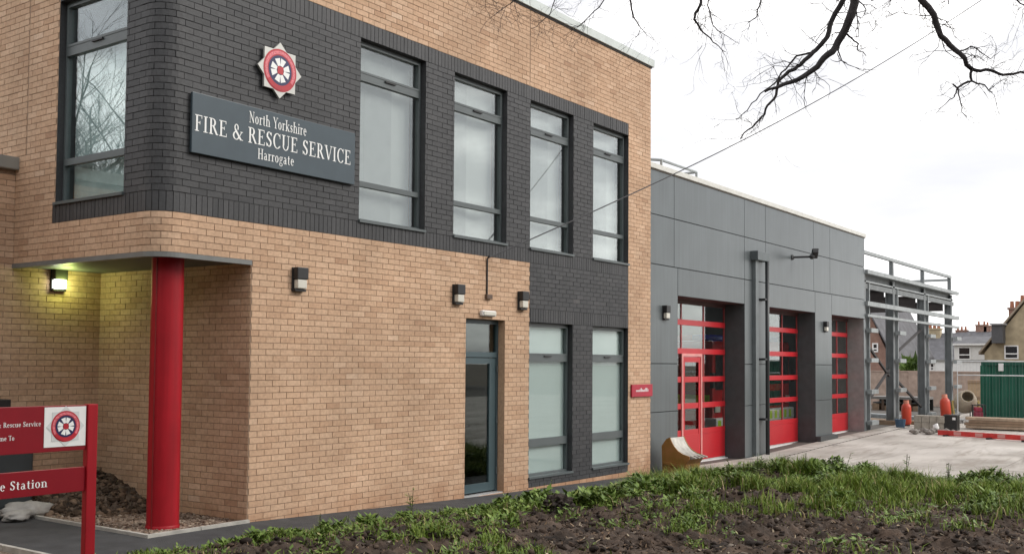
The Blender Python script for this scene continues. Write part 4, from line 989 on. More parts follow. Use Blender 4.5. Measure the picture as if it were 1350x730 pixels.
def rand_bank(n):
    x = rng.uniform(-5, 10.2, n*3); y = rng.uniform(-11, -1.0, n*3); z, d = bank_z(x, y); ok = (d > .0) & in_view(x, y); return x[ok][:n], y[ok][:n], z[ok][:n], d[ok][:n]
# clods
cx_, cy_, cz_, cd_ = rand_bank(11000); ci = [0]
def clod_pos():
    i = ci[0]; ci[0] += 1
    return (cx_[i], cy_[i], cz_[i]+.004) if i < len(cx_) else None
CLODT = tone_mat('clod_tone', [(0, (.013, .008, .006)), (.5, (.031, .020, .014)), (.85, (.062, .042, .030)), (.985, (.11, .08, .058)), (1, (.32, .28, .24))], bump=.8, bscale=60)
cl_ = scatter_blobs('soil_clods', 11000, clod_pos, CLODT, (.005, .046), flat=.7); tag(cl_, 'loose clods of dark earth strewn over the bank', 'soil', kind='stuff')
# grass
def veg_density(x, y, d):
    patch = vnoise(x*.9+11, y*.9, 11)*.55+vnoise(x*2.6, y*2.6, 12)*.45
    right = np.clip((x-1.0)/4.0, 0, 1)
    band = np.exp(-(np.maximum(d-.8, 0)/(.75+2.0*right))**2)*(.40+1.30*right)
    left = (1-right)*np.exp(-((d-.35)/.4)**2)*.30
    inner = .26*np.clip((patch-.56)*8, 0, 1)*np.exp(-np.maximum(d-3.2, 0)/1.5)
    clump = np.clip((vnoise(x*4.6+2, y*4.6, 14)-.30)*3.0, .06, 1.15)
    return clump*np.clip((band+left)*np.clip((patch-.36+.16*right*np.exp(-(d/1.2)**2))*4.2, 0, 1.2)+inner, 0, 1)
def right_(x): return np.clip((x-1.0)/4.0, 0, 1)
def grass(n_try, hmin, hmax, wd, name, label):
    x, y, z, d = rand_bank(n_try); keep = rng.uniform(0, 1, len(x)) < veg_density(x, y, d); x, y, z, d = x[keep], y[keep], z[keep], d[keep]; n = len(x)
    tall = (.50+.75*vnoise(x*1.7, y*1.7, 21))*(.45+1.2*vnoise(x*4.6+2, y*4.6, 14)); tall *= (.7+.5*np.clip((x-1)/5, 0, 1))*(1+.75*np.clip((x-2)/4, 0, 1)*np.exp(-(d/.7)**2))
    h = rng.uniform(hmin, hmax, n)*tall*(1+.25*right_(x)); a = rng.uniform(0, 6.283, n); ln = rng.uniform(.1, .85, n)*h; w_ = wd*rng.uniform(.6, 1.4, n)
    dx, dy = np.cos(a), np.sin(a); px, py = -dy, dx; sw = rng.uniform(-.5, .5, n); px, py = px+dx*sw, py+dy*sw
    base = np.stack([x, y, z-.01], -1); side = np.stack([px*w_, py*w_, 0*w_], -1); fwd = np.stack([dx*ln, dy*ln, 0*ln], -1); upv = np.zeros((n, 3)); upv[:, 2] = h
    p = [base-side, base+side, base+fwd*.30+upv*.6-side*.8, base+fwd*.30+upv*.6+side*.8, base+fwd+upv*.97]
    V = np.stack(p, 1).reshape(-1, 3); k = np.arange(n)*5
    tone = np.clip(rng.normal(.45, .2, n)+.25*(vnoise(x*.8, y*.8, 31)-.5), 0, .95); tone = np.where(rng.uniform(0, 1, n) < .07, 1.0, tone)
    F = np.concatenate([np.stack([k, k+1, k+3], -1), np.stack([k, k+3, k+2], -1), np.stack([k+2, k+3, k+4], -1)]); o = np_mesh(name, V, F, np.tile(tone, 3), GRASS, None, 'stuff'); tag(o, label, 'grass')
grass(520000, .03, .14, .0055, 'grass', 'short green grass growing in patches along the soil bank')
def leaves(n_try):
    x, y, z, d = rand_bank(n_try); keep = rng.uniform(0, 1, len(x)) < veg_density(x, y, d)*.9; x, y, z, d = x[keep], y[keep], z[keep], d[keep]; VV = []; TT = []
    n = len(x); K = 6
    tl = (.45+.9*vnoise(x*1.3+5, y*1.3, 41))*(.5+1.1*vnoise(x*4.6+2, y*4.6, 14))
    for k in range(K):
        a = rng.uniform(0, 6.283, n); L = rng.uniform(.025, .07, n)*tl; W_ = L*rng.uniform(.3, .5, n); hz = rng.uniform(.0, .11, n)*tl*(.6+.5*np.clip(x/5, 0, 1.3)); el = rng.uniform(-.2, .9, n)
        dx, dy = np.cos(a), np.sin(a); b0 = np.stack([x+dx*.012, y+dy*.012, z+hz], -1); fw = np.stack([dx*np.cos(el)*L, dy*np.cos(el)*L, np.sin(el)*L], -1); sd = np.stack([-dy*W_, dx*W_, rng.uniform(-.3, .3, n)*W_], -1)
        VV.append(np.stack([b0, b0+fw*.5+sd*.6, b0+fw, b0+fw*.5-sd*.6], 1)); TT.append(np.clip(rng.normal(.5, .22, n), 0, 1))
    V = np.concatenate(VV).reshape(-1, 3); m = len(V)//4; F = np.arange(m*4).reshape(-1, 4); o = np_mesh('weed_leaves', V, F, np.concatenate(TT), LEAF, None, 'stuff'); tag(o, 'low broad leaved weeds among the grass on the bank', 'weeds')
leaves(90000)
def litter(n):
    x, y, z, d = rand_bank(n); n = len(x); a = rng.uniform(0, 6.283, n); L = rng.uniform(.012, .05, n); W_ = rng.uniform(.002, .011, n); el = rng.uniform(-.3, .9, n)
    dx, dy = np.cos(a), np.sin(a); b0 = np.stack([x, y, z+rng.uniform(.0, .025, n)], -1); fw = np.stack([dx*np.cos(el)*L, dy*np.cos(el)*L, np.sin(el)*L], -1); sd = np.stack([-dy*W_, dx*W_, rng.uniform(-.8, .8, n)*W_], -1)
    V = np.stack([b0-sd, b0+fw-sd*.5, b0+fw+sd*.5, b0+sd], 1).reshape(-1, 3)
    o = np_mesh('plant_litter', V, np.arange(len(V)).reshape(-1, 4), rng.uniform(0, 1, n)**1.6, tone_mat('litter', [(0, (.030, .020, .014)), (.5, (.085, .055, .035)), (.85, (.20, .13, .08)), (1, (.42, .36, .26))], bump=0), None, 'stuff'); tag(o, 'brown dead leaves and stalks scattered over the earth', 'litter')
litter(30000)
# taller weeds one can tell apart
def weed(u, v_base, h, label, seed, n=10, spread=.5, red=False):
    lo_, hi_ = 4.0, 30.0
    # the point of the bank seen at (u, v_base)
    d = ray(u, v_base); best = None
    for k in range(400):
        t = 5+k*.04; p = CAM+d*t; z, dd = bank_z(np.array([p.x]), np.array([p.y]))
        if dd[0] > 0 and p.z <= z[0]: best = Vector((p.x, p.y, float(z[0]))); break
    if best is None:
        best = PX(u, v_base, 'z', .1)
    r_ = random.Random(seed); t = thing('weed_plant', label, 'weed', best, 0, 'tall weeds on the soil bank')
    st_ = MB(); lf_ = MB(); nst = r_.choice((2, 3, 4))
    for s in range(nst):
        a = r_.uniform(0, 6.28); top = best+Vector((math.cos(a)*h*.25*r_.random(), math.sin(a)*h*.25*r_.random(), h*r_.uniform(.7, 1)))
        st_.tube([best-Vector((0,0,.02)), best.lerp(top, .5)+Vector((r_.uniform(-.01,.01), r_.uniform(-.01,.01), 0)), top], [.005, .004, .0025], 5)
        for k in range(n):
            f = .15+.85*k/n; p = best.lerp(top, f); b = r_.uniform(0, 6.28); L = h*r_.uniform(.14, .30)*(1.1-.5*f); dv = Vector((math.cos(b), math.sin(b), r_.uniform(0, .7))).normalized(); sv = dv.cross(Vector((0,0,1))).normalized()*L*.22
            m_ = p+dv*L*.5; lf_.add([p, m_+sv, p+dv*L-Vector((0,0,L*.1)), m_-sv], [(0,1,2,3)], r_.uniform(.1, .95))
    st_.build('stem', mat('weed_stem', (.07, .08, .03), .7), t); lf_.build('leaves', LEAF, t)
weed(543, 678, .36, 'tall feathery weed rising alone in front of the path near the door', 1, 14)
weed(421, 705, .22, 'low bushy weed at the path edge under the first wall lamp', 2)
weed(458, 700, .20, 'small leafy weed nearest right of the bushy weed at the path edge', 3)
weed(722, 662, .34, 'broad leafy weed at the foot of the dark brick by the first frosted window', 4, 12)
weed(915, 640, .30, 'leafy weed clump in front of the excavator bucket', 5)
weed(1000, 632, .42, 'tall weed standing below the round downpipe', 6, 12)
weed(1062, 632, .40, 'tall weed standing below the second red door', 7, 12)
weed(1113, 632, .44, 'reddish topped tall weed in front of the third red door', 8, 13)
weed(1195, 632, .42, 'thin upright weed against the pale yard near the orange cylinder', 9, 8)
weed(1250, 640, .40, 'tall weed against the pale yard below the black box', 10, 10)
weed(1330, 648, .34, 'rightmost leafy weed on the crest of the bank', 11)
weed(960, 640, .36, 'dense weed in front of the first bay pillar', 12, 14)
def bank_hit(u, v):
    d = ray(u, v)
    for k in range(500):
        p = CAM+d*(5+k*.03); z, dd = bank_z(np.array([p.x]), np.array([p.y]))
        if dd[0] > 0 and p.z <= z[0]: return Vector((p.x, p.y, float(z[0])))
    return PX(u, v, 'z', .1)
bcl = bank_hit(735, 670); zc0 = [bcl.z]
q = MB(); q.blob((bcl.x, bcl.y, float(zc0[0])+.04), .14, 4, .3, 9, (1.2, 1, .8), 3.4); tag(q.build('earth_clod', mat('black_earth', (.026, .018, .014), .95, var=.4, nscale=8, bump=1, bscale=20)), 'large black clod of earth among weeds in front of the frosted windows', 'clod')

# ------------------------------------------------------------------ steel frame beyond the bays
SFr = thing('unfinished_building', 'open galvanised steel building frame under construction beyond the garage block', 'building frame', (30, 4, 0))
def hcol(x, y, z0, z1, w=.20, d=.26, m=STEELD):
    b = MB(); t = .03
    b.box(x-w/2, x+w/2, y-d/2, y-d/2+t, z0, z1); b.box(x-w/2, x+w/2, y+d/2-t, y+d/2, z0, z1); b.box(x-.012, x+.012, y-d/2+t, y+d/2-t, z0, z1)
    return b.build('column', m, SFr)
YF = .42; YBk = 8.2
cx4 = [24.45, 27.6, 31.55, 35.6]
for i, x in enumerate(cx4):
    co_ = hcol(x, YF, -.3, 4.72); hcol(x, YBk, -.3, 4.72)
    if i < 3:
        MB().box(x+.34, x+.40, YF-.16, YF+.12, -.25, 4.48).build('secondary_post', STEEL, SFr); MB().box(x+.44, x+.60, YF-.10, YF+.10, -.25, 4.48).build('secondary_post', mat('dark_steel', (.075, .078, .08), .6), SFr)
    for z in (.10, 1.06, 2.04, 2.97):
        c_ = MB(); c_.box(x-.05, x+.66, YF-.34, YF-.185, z-.05, z+.08); c_.build('cleat', STEEL, co_)
for y in (YF, YBk):
    MB().box(24.2, 35.9, y-.13, y+.13, 4.50, 4.55).build('eaves_beam', STEEL, SFr); MB().box(24.2, 35.9, y-.015, y+.015, 4.551, 4.76).build('eaves_beam', STEELD, SFr); MB().box(24.2, 35.9, y-.13, y+.13, 4.761, 4.80).build('eaves_beam', STEEL, SFr)
MB().box(24.2, 36.1, YF-.30, YF-.20, 4.74, 4.86).build('gutter_rail', STEEL, SFr)
MB().box(24.2, 36.0, YF-.12, YF-.05, 4.30, 4.46).build('header_rail', STEELD, SFr)
for z, h in ((3.74, .14), (3.40, .08)):
    MB().box(24.2, 36.15, YF-.30, YF-.19, z, z+h).build('girt', STEEL, SFr)
for x in cx4[1:]:
    MB().bar((x, YF-.05, 4.86), (x, YF-.05, 5.40), .12, .12).build('guard_post', STEELD, SFr)
MB().bar((24.2, YF-.05, 5.45), (35.8, YF-.05, 5.45), .10, .10).build('guard_rail', STEEL, SFr)
MB().bar((35.6, YF-.05, 5.33), (35.6, YBk, 5.33), .09, .09).build('guard_rail', STEEL, SFr)
OXIDE = mat('dark_oxide_paint', (.040, .032, .031), .7, var=.2)
for x in cx4:
    MB().box(x-.09, x+.09, YF+.2, YBk-.2, 4.42, 4.46).build('rafter', OXIDE, SFr); MB().box(x-.01, x+.01, YF+.2, YBk-.2, 4.13, 4.419).build('rafter', OXIDE, SFr); MB().box(x-.09, x+.09, YF+.2, YBk-.2, 4.09, 4.129).build('rafter', OXIDE, SFr)
for y in (2.4, 4.4, 6.4):
    MB().box(24.3, 35.8, y-.06, y+.06, 4.47, 4.60).build('purlin', STEELD, SFr)
for i, x in enumerate(cx4):
    hcol(x, 4.3, -.3, 4.45, .14, .16)
for z in (1.05, 2.05, 3.05): MB().box(24.3, 35.8, YBk-.22, YBk-.14, z, z+.10).build('girt', STEEL, SFr)
for (xa, za), (xb, zb) in (((24.6, 3.4), (27.4, 4.3)), ((31.8, 3.2), (35.4, 2.2)), ((31.8, .6), (35.4, 1.6)), ((27.9, 4.1), (31.3, 3.3))): MB().bar((xa, YBk, za), (xb, YBk, zb), .09, .09).build('brace', OXIDE, SFr)
# brown decking panels along the back
for i, (a, b) in enumerate(zip(cx4, cx4[1:])):
    for k in range(4):
        xa = a+.12+(b-a-.24)*k/4; xb = a+.12+(b-a-.24)*(k+1)/4-.05
        MB().box(xa, xb+(.05 if k != 1 else -.05), YBk+.2, YBk+.25, 3.72-.18*((k*7+i*3) % 3), 4.62).build('deck_board', WOODD, SFr)
brc = mat('brace_brown', (.045, .04, .04), .7)
for (xa, za), (xb, zb) in (((24.6, 2.75), (27.4, 1.55)), ((24.6, .55), (27.4, 1.75)), ((27.8, 2.2), (31.4, 3.2)), ((27.8, 1.55), (31.4, .4))):
    MB().bar((xa, YF, za), (xb, YF, zb), .07, .07).build('brace', brc, SFr)

# ------------------------------------------------------------------ clutter in the yard
def gasbottle(p, rz, tilt, label):
    t = thing('gas_cylinder', label, 'gas cylinder', p, rz, 'orange gas cylinders by the steel frame', world=False)
    t.rotation_euler = (tilt, 0, rz)
    b = MB(); b.lathe([(.0, .05), (.10, .05), (.13, .09), (.155, .14), (.155, .60), (.14, .68), (.09, .74), (.045, .76), (0, .76)], (0,0,0), 18); b.build('body', ORNG, t, smooth=True)
    b = MB(); b.lathe([(.105, .0), (.11, 0), (.11, .07), (.105, .07)], (0,0,0), 18); b.build('foot_ring', BLACK, t)
    b = MB(); b.lathe([(.085, .72), (.085, .86), (.078, .86), (.078, .72)], (0,0,0), 16, a0=.6, a1=5.6); b.build('collar', mat('pale_orange', (.66, .26, .18), .5), t)
    b = MB(); b.tube([(0,0,.75), (0,0,.82)], .022, 8); b.tube([(0,0,.80), (.05,0,.80)], .012, 6); b.build('valve', mat('brass', (.5, .36, .12), .4, metal=.6), t)
    return t
pg = PX(1195, 562, 'z', zg(25)); GB1 = gasbottle(pg, .4, 0, 'upright orange gas cylinder with pale collar at the foot of the steel column')
pg2 = PX(1249, 558, 'z', zg(26)); pg2.z += .28
pal = thing('block_pile', 'pile of pale concrete blocks under the steel frame', 'block pile', PX(1226, 566, 'z', -.08))
pc = PX(1226, 566, 'z', -.08)
for j in range(2):
    for i in range(4):
        dxx = random.uniform(-.03, .03); MB().bbox(pc.x+.05+dxx, pc.x+.50+dxx, pc.y-.42+i*.23, pc.y-.20+i*.23, -.08+j*.215, -.08+j*.215+.21, .01).build('block', mat('block_concrete', (.36, .33, .28), .9, var=.2, nscale=8), pal)
GB2 = dup(GB1, (pc.x+.25, pc.y-.48, .34), 1.0, 'orange gas cylinder leaning on the block pile behind the black box'); GB2.rotation_euler = (.0, .10, 1.0)
GB2.location = PX(1248, 556, 'x', pc.x+.45)
px_ = PX(1253, 567, 'z', -.08)
bb = thing('black_box', 'black plastic box with a white sticker standing on the pale yard', 'box', px_)
MB().bbox(px_.x, px_.x+.38, px_.y-.19, px_.y+.19, -.08, .36, .015).build('body', BLACK, bb)
MB().bbox(px_.x-.012, px_.x+.39, px_.y-.20, px_.y+.20, .36, .40, .008).build('lid', mat('dark_grey_lid', (.05, .05, .05), .4), bb)
MB().box(px_.x-.004, px_.x-.001, px_.y-.15, px_.y-.06, .24, .32).build('sticker', WHITE, bb)
# red barrier plank lying on the ground
ba, bbq = PX(1237, 571, 'z', -.06), PX(1375, 580, 'z', -.06)
br = thing('barrier_plank', 'long red and white barrier plank lying low across the yard', 'barrier', ba)
MB().bar(ba+Vector((0,0,.03)), bbq+Vector((0,0,.03)), .06, .14).build('plank', mat('barrier_red', (.62, .05, .045), .5, var=.2), br)
nv = (bbq-ba).normalized(); nn_ = nv.cross(Vector((0,0,1))).normalized()
for k in range(4):
    a = ba+nv*(.5+k*.65)+Vector((0,0,.035)); MB().bar(a-nn_*.0, a+nv*.22, .066, .10).build('pale_band', mat('faded_pink_band', (.66, .30, .28), .5), br)
for k in (0.3, 1.6, 2.6):
    a = ba+nv*k; MB().bar(a-nn_*.2-Vector((0,0,.045)), a+nn_*.2-Vector((0,0,.045)), .08, .05).build('foot', BLACK, br)
# timber stack
ta, tb_ = PX(1264, 567, 'z', -.06), PX(1380, 572, 'z', -.06); ta = ta+Vector((1.2, 0, 0)); tb_ = tb_+Vector((1.2, 0, 0)); td = (tb_-ta).normalized(); tn = td.cross(Vector((0,0,1)))
ts = thing('timber_stack', 'stack of long brown timber planks in front of the green container', 'timber', ta)
for j in range(4):
    for i in range(4):
        o_ = -tn*(i*.19)+Vector((0,0,.06+j*.085)); sh = random.uniform(-.2, .15); MB().bar(ta+o_+td*sh, tb_+o_+td*sh, .17, .075).build('plank', WOOD if (i+j) % 3 else mat('pale_timber', (.42, .32, .23), .85, var=.25), ts)
# rubble and litter
rp_ = PX(1222, 571, 'z', -.09)
q = MB()
for i in range(26): q.blob((rp_.x+random.gauss(0, .22), rp_.y+random.gauss(0, .35), -.06+random.random()*.06), random.uniform(.04, .11), 1, .3, i, (1, 1.2, .8))
tag(q.build('rubble', mat('grey_rubble', (.23, .21, .19), .95, var=.3)), 'low heap of grey rubble on the yard in front of the block pile', 'rubble')
q = MB(); lp_ = PX(1234, 568, 'z', -.08); q.blob((lp_.x, lp_.y, .03), .11, 2, .3, 4, (.7, .8, 1.2)); tag(q.build('plastic_bag', WHITE, smooth=True), 'white plastic bag on the yard beside the rubble', 'bag')
# cement mixer
pm = PX(1273, 560, 'z', -.02); pm = pm+Vector((2.2, .35, 0)); pm = PX(1273, 552, 'x', pm.x); pm.z = -.04
mixr = thing('cement_mixer', 'dusty beige cement mixer with a dark open mouth beside the green container', 'cement mixer', pm, R(205), world=False)
b = MB(); b.lathe([(.0, -.42), (.22, -.42), (.36, -.22), (.38, .05), (.24, .38), (.20, .40), (.18, .36), (.32, .05), (.30, -.2), (0, -.3)], (0,0,0), 20); b.rot(Matrix.Translation((0, 0, .72)) @ Matrix.Rotation(R(62), 4, 'Y')); b.build('drum', mat('dusty_beige', (.40, .34, .26), .8, var=.2), mixr, smooth=True)
b = MB()
for s in (-1, 1): b.tube([(-.3, s*.42, 0), (0, s*.42, .72), (.4, s*.42, 0)], .03, 8)
b.tube([(0, -.42, .72), (0, .42, .72)], .03, 8); b.build('stand', mat('faded_yellow', (.40, .30, .10), .7), mixr)
b = MB(); b.bbox(-.62, -.32, -.16, .16, .42, .80, .03); b.build('motor_box', mat('motor_beige', (.36, .30, .22), .7), mixr)
# maroon generator
pmr = PX(1289, 551, 'x', pm.x-.2); pmr.z = -.02
gn = thing('site_generator', 'small maroon generator in a tube frame at the end of the green container', 'generator', pmr, R(200), world=False)
b = MB(); b.bbox(-.2, .2, -.15, .15, .06, .36, .03); b.build('engine', mat('maroon', (.22, .02, .045), .5), gn)
b = MB(); b.bbox(-.16, .16, -.13, .13, .37, .52, .04); b.build('tank', mat('maroon_tank', (.30, .02, .05), .4), gn)
b = MB()
for s in (-1, 1): b.tube([(-.26, s*.2, 0), (-.26, s*.2, .6), (.26, s*.2, .6), (.26, s*.2, 0), (-.26, s*.2, .01)], .02, 6)
for x in (-.26, .26): b.tube([(x, -.2, .6), (x, .2, .6)], .02, 6)
b.build('frame', BLACK, gn)
# green container
GXc = 31.6; gl = PX(1294, 520, 'x', GXc).y; ztop = PX(1320, 477, 'x', GXc).z
gc = thing('green_container', 'dark green corrugated steel site container behind the temporary fence', 'container', (GXc, gl-3, 0))
q = MB(); y = gl-.08; xs_ = []
while y > gl-6.0:
    xs_ += [(y, 0), (y-.10, 0), (y-.14, .035), (y-.24, .035)]; y -= .28
vs = []
for yy, o_ in xs_: vs += [(GXc+o_, yy, .14), (GXc+o_, yy, ztop-.12)]
q.add(vs, [(2*i, 2*i+2, 2*i+3, 2*i+1) for i in range(len(xs_)-1)]); q.build('corrugated_side', GREENB, gc)
q = MB(); q.box(GXc+.04, GXc+2.4, gl-6.1, gl-.05, .14, ztop-.1); q.build('body', GREENB, gc)
for z0_, z1_ in ((-.02, .14), (ztop-.12, ztop)): MB().bbox(GXc-.03, GXc+.12, gl-6.1, gl, z0_, z1_, .01).build('frame_rail', mat('darker_green', (.004, .07, .045), .5), gc)
MB().bbox(GXc-.035, GXc+.10, gl-.10, gl+.03, .141, ztop-.121, .01).build('corner_post', GREENB, gc)
pvt = PX(1319, 487, 'x', GXc-.05)
MB().bbox(GXc-.10, GXc-.04, pvt.y-.1, pvt.y+.06, pvt.z-.05, pvt.z+.22, .01).build('bracket', WHITE, gc)
# temporary fence
XFn = 29.4
tf = thing('temporary_fence', 'galvanised temporary mesh fence panels in front of the green container', 'fence', (XFn, gl-2, 0))
yl = PX(1262, 480, 'x', XFn).y
zt_, zm_ = PX(1300, 476, 'x', XFn).z, PX(1300, 494.5, 'x', XFn).z
for i in range(2):
    ya, yb = yl-i*3.5, yl-i*3.5-3.44
    f_ = MB(); f_.tube([(XFn, ya, .08), (XFn, ya, zt_), (XFn, yb, zt_), (XFn, yb, .08), (XFn, ya, .08)], .021, 6); f_.tube([(XFn, ya, zm_), (XFn, yb, zm_)], .021, 6); fo_ = f_.build('panel_frame', mat('bright_galvanised', (.62, .64, .65), .5, metal=.2), tf)
    w_ = MB()
    for k in range(1, 34): yy = ya+(yb-ya)*k/34; w_.add([(XFn-.0015, yy-.0015, .09), (XFn-.0015, yy+.0015, .09), (XFn-.0015, yy+.0015, zt_-.01), (XFn-.0015, yy-.0015, zt_-.01)], [(0,1,2,3)])
    w_.build('mesh_wire', STEEL, fo_, kind='stuff')
    MB().bbox(XFn-.35, XFn+.35, ya-.1, ya+.12, -.05, .08, .02).build('foot_block', mat('fence_foot', (.25, .24, .23), .9), tf)
# open dark timber store under the frame
so_ = thing('timber_store', 'low dark open fronted timber store beyond the steel columns', 'shed', (38, 2, 0))
xs0 = 38.0; ya, yb = PX(1146, 540, 'x', xs0).y, PX(1218, 540, 'x', xs0).y; zt_s = PX(1165, 524, 'x', xs0).z
MB().box(xs0, xs0+1.6, yb, ya, zt_s-.06, zt_s+.05).build('roof', mat('store_roof', (.20, .19, .18), .8), so_)
MB().box(xs0+1.5, xs0+1.6, yb, ya, -.1, zt_s-.061).build('back', mat('black_felt', (.02, .02, .02), .9), so_)
for k in range(5):
    yy = yb+(ya-yb)*k/4; MB().box(xs0, xs0+.08, yy-.05, yy+.05, -.1, zt_s-.061).build('post', WOODD, so_)
MB().box(xs0+.2, xs0+1.4, yb+.1, ya-.1, .25, .30).build('shelf', STEELD, so_)
for k in range(5): MB().box(xs0+.1, xs0+1.3, yb+.2+k*(ya-yb)/5.4, yb+.2+k*(ya-yb)/5.4+.3, -.1, .15+.08*(k % 3)).build('timber_bundle', WOOD, so_)
# boundary wall and ply board
XB = 44.0; wt = PX(1250, 489, 'x', XB).z
bw_ = thing('boundary_wall', 'long pinkish brown brick boundary wall behind the steel frame', 'wall', (XB, 0, 0))
MB().box(XB, XB+.25, -14, 22, -.2, wt-.06).build('brickwork', WALLB, bw_)
MB().box(XB-.03, XB+.28, -14, 22, wt-.06, wt).build('coping', mat('wall_coping', (.40, .30, .25), .9), bw_)
for y in range(-12, 22, 4): MB().box(XB-.12, XB-.001, y-.2, y+.2, -.2, wt-.061).build('pier', WALLB, bw_)
p0, p1_ = PX(1276, 524, 'x', XB-2), PX(1293, 501, 'x', XB-2)
pb_ = thing('plywood_panel', 'tan plywood panel standing upright left of the green container', 'board', (XB-2, p0.y, 0))
MB().bbox(XB-2, XB-1.95, p1_.y, p0.y, p0.z-.6, p1_.z, .01).build('sheet', mat('tan_ply', (.42, .30, .19), .8, var=.15), pb_)
MB().box(XB-2.04, XB-2.001, p1_.y, p0.y, p1_.z-.12, p1_.z-.02).build('batten', WOOD, pb_); MB().box(XB-2.04, XB-2.001, p1_.y, p0.y, p0.z-.02, p0.z+.08).build('batten', WOOD, pb_)

# ------------------------------------------------------------------ houses beyond
def house(name, label, x, u0, u1, v_eave, v_ridge, depth, wall_m, roof_m, z0=-3.0, gable=False, wins=(), chim=(), group=None):
    """front faces -x; u/v give where its edges fall in view at distance x"""
    ya, yb = PX(u0, 470, 'x', x).y, PX(u1, 470, 'x', x).y; ze = PX((u0+u1)/2, v_eave, 'x', x).z; zr = PX((u0+u1)/2, v_ridge, 'x', x+depth/2 if not gable else x).z
    t = thing(name, label, 'house', (x, (ya+yb)/2, z0), 0, group)
    if gable:
        ym = (ya+yb)/2; poly = [(yb, z0), (ya, z0), (ya, ze), (ym, zr), (yb, ze)]
        MB().prism(poly, lambda p: (x, p[0], p[1]), lambda p: (x+depth, p[0], p[1])).build('wall', wall_m, t)
        r_ = MB(); ov = .3; th = .18
        for (pa, za), (pb3, zb3) in (((ya+.35, ze-.12), (ym, zr+.1)), ((yb-.35, ze-.12), (ym, zr+.1))):
            r_.add([(x-ov, pa, za), (x-ov, pb3, zb3), (x+depth+ov, pb3, zb3), (x+depth+ov, pa, za), (x-ov, pa, za+th), (x-ov, pb3, zb3+th), (x+depth+ov, pb3, zb3+th), (x+depth+ov, pa, za+th)], [(0,1,2,3),(7,6,5,4),(0,4,5,1),(1,5,6,2),(2,6,7,3),(3,7,4,0)])
        ro = r_.build('roof', roof_m, t)
    else:
        MB().box(x, x+depth, yb, ya, z0, ze).build('wall', wall_m, t)
        xm = x+depth/2; r_ = MB()
        r_.add([(x-.3, yb-.2, ze-.05), (x-.3, ya+.2, ze-.05), (xm, ya+.2, zr), (xm, yb-.2, zr), (x+depth+.3, ya+.2, ze-.05), (x+depth+.3, yb-.2, ze-.05)], [(0,1,2,3), (3,2,4,5), (0,3,5), (1,4,2), (0,5,4,1)])
        ro = r_.build('roof', roof_m, t)
        MB().box(x-.36, x-.301, yb-.2, ya+.2, ze-.12, ze+.02).build('gutter', WHITE, t)
    for (ua, va, ub, vb) in wins:
        a, b = PX(ua, va, 'x', x), PX(ub, vb, 'x', x); f_ = MB(); e_ = .09
        y1_, y0_, z1_, z0_ = a.y, b.y, a.z, b.z
        f_.box(x-.05, x+.02, y0_, y1_, z0_, z0_+e_); f_.box(x-.05, x+.02, y0_, y1_, z1_-e_, z1_); f_.box(x-.05, x+.02, y0_, y0_+e_, z0_+e_, z1_-e_); f_.box(x-.05, x+.02, y1_-e_, y1_, z0_+e_, z1_-e_)
        f_.box(x-.051, x+.02, y0_+e_, y1_-e_, (z0_*.62+z1_*.38)-e_/2, (z0_*.62+z1_*.38)+e_/2)
        fo_ = f_.build('window', WHITE, t); MB().box(x-.02, x-.012, y0_+e_, y1_-e_, z0_+e_, z1_-e_).build('pane', DGLASS, fo_)
    for (uc, vt, wc_, npot, xo) in chim:
        p = PX(uc, vt, 'x', x+xo); c_ = MB(); c_.box(p.x-.4, p.x+.4, p.y-wc_/2, p.y+wc_/2, p.z-3.0, p.z-.35); c_.box(p.x-.48, p.x+.48, p.y-wc_/2-.08, p.y+wc_/2+.08, p.z-.349, p.z-.2)
        ch = c_.build('chimney', FBRICK if wall_m is not RENDER else STONE, ro)
        for k in range(npot):
            yy = p.y-wc_/2+wc_*(k+.5)/npot; pt_ = MB(); pt_.lathe([(.16, -.2), (.13, .25), (.15, .3)], (p.x, yy, p.z), 10)
            pt_.build('chimney_pot', POT, t)
    return t, ro
house('brick_house', 'red brick gabled house with slate roof seen through the nearest steel bay', 62, 1118, 1172, 470, 408, 10, FBRICK, SLATE, gable=True, wins=((1150, 452, 1158, 464),))
house('terraced_house', 'pale rendered house with long slate roof seen between the steel columns', 96, 1180, 1262, 476, 439, 9, RENDER, SLATE, wins=((1226, 478, 1232, 488), (1240, 478, 1246, 488), (1205, 478, 1211, 488)), chim=((1195, 428, 1.3, 3, 4), (1232, 430, 1.2, 3, 4)))
house('rendered_house', 'low white rendered house with dark garage front right of the steel frame', 82, 1258, 1318, 453, 443, 9, RENDER, SLATE, wins=((1263, 457, 1280, 474),))
house('stone_terrace', 'distant slate roofed terrace with tall chimneys on the skyline', 150, 1255, 1330, 452, 436, 9, STONE, SLATE, chim=((1268, 433, 1.6, 3, 4.5), (1294, 426, 1.5, 2, 4.5), (1302, 427, .9, 1, 4.5)))
t_, ro_ = house('stone_house', 'yellowish stone gabled house with red chimneys at the right edge', 74, 1298, 1440, 465, 381, 11, STONE, mat('stone_tile_roof', (.30, .25, .19), .85, var=.2, nscale=3), gable=True, wins=((1324, 455, 1343, 473),), chim=((1341, 402, 1.1, 3, 6), (1352, 394, .9, 2, 8)))
p = PX(1307, 428, 'x', 73); q_ = PX(1322, 452, 'x', 73)
MB().box(73, 76, q_.y, p.y, q_.z, p.z).build('dormer', mat('dormer_lead', (.085, .085, .09), .7), t_)
MB().box(72.8, 76.1, q_.y-.1, p.y+.1, p.z, p.z+.12).build('dormer_roof', mat('pale_lead', (.42, .42, .43), .6), t_)
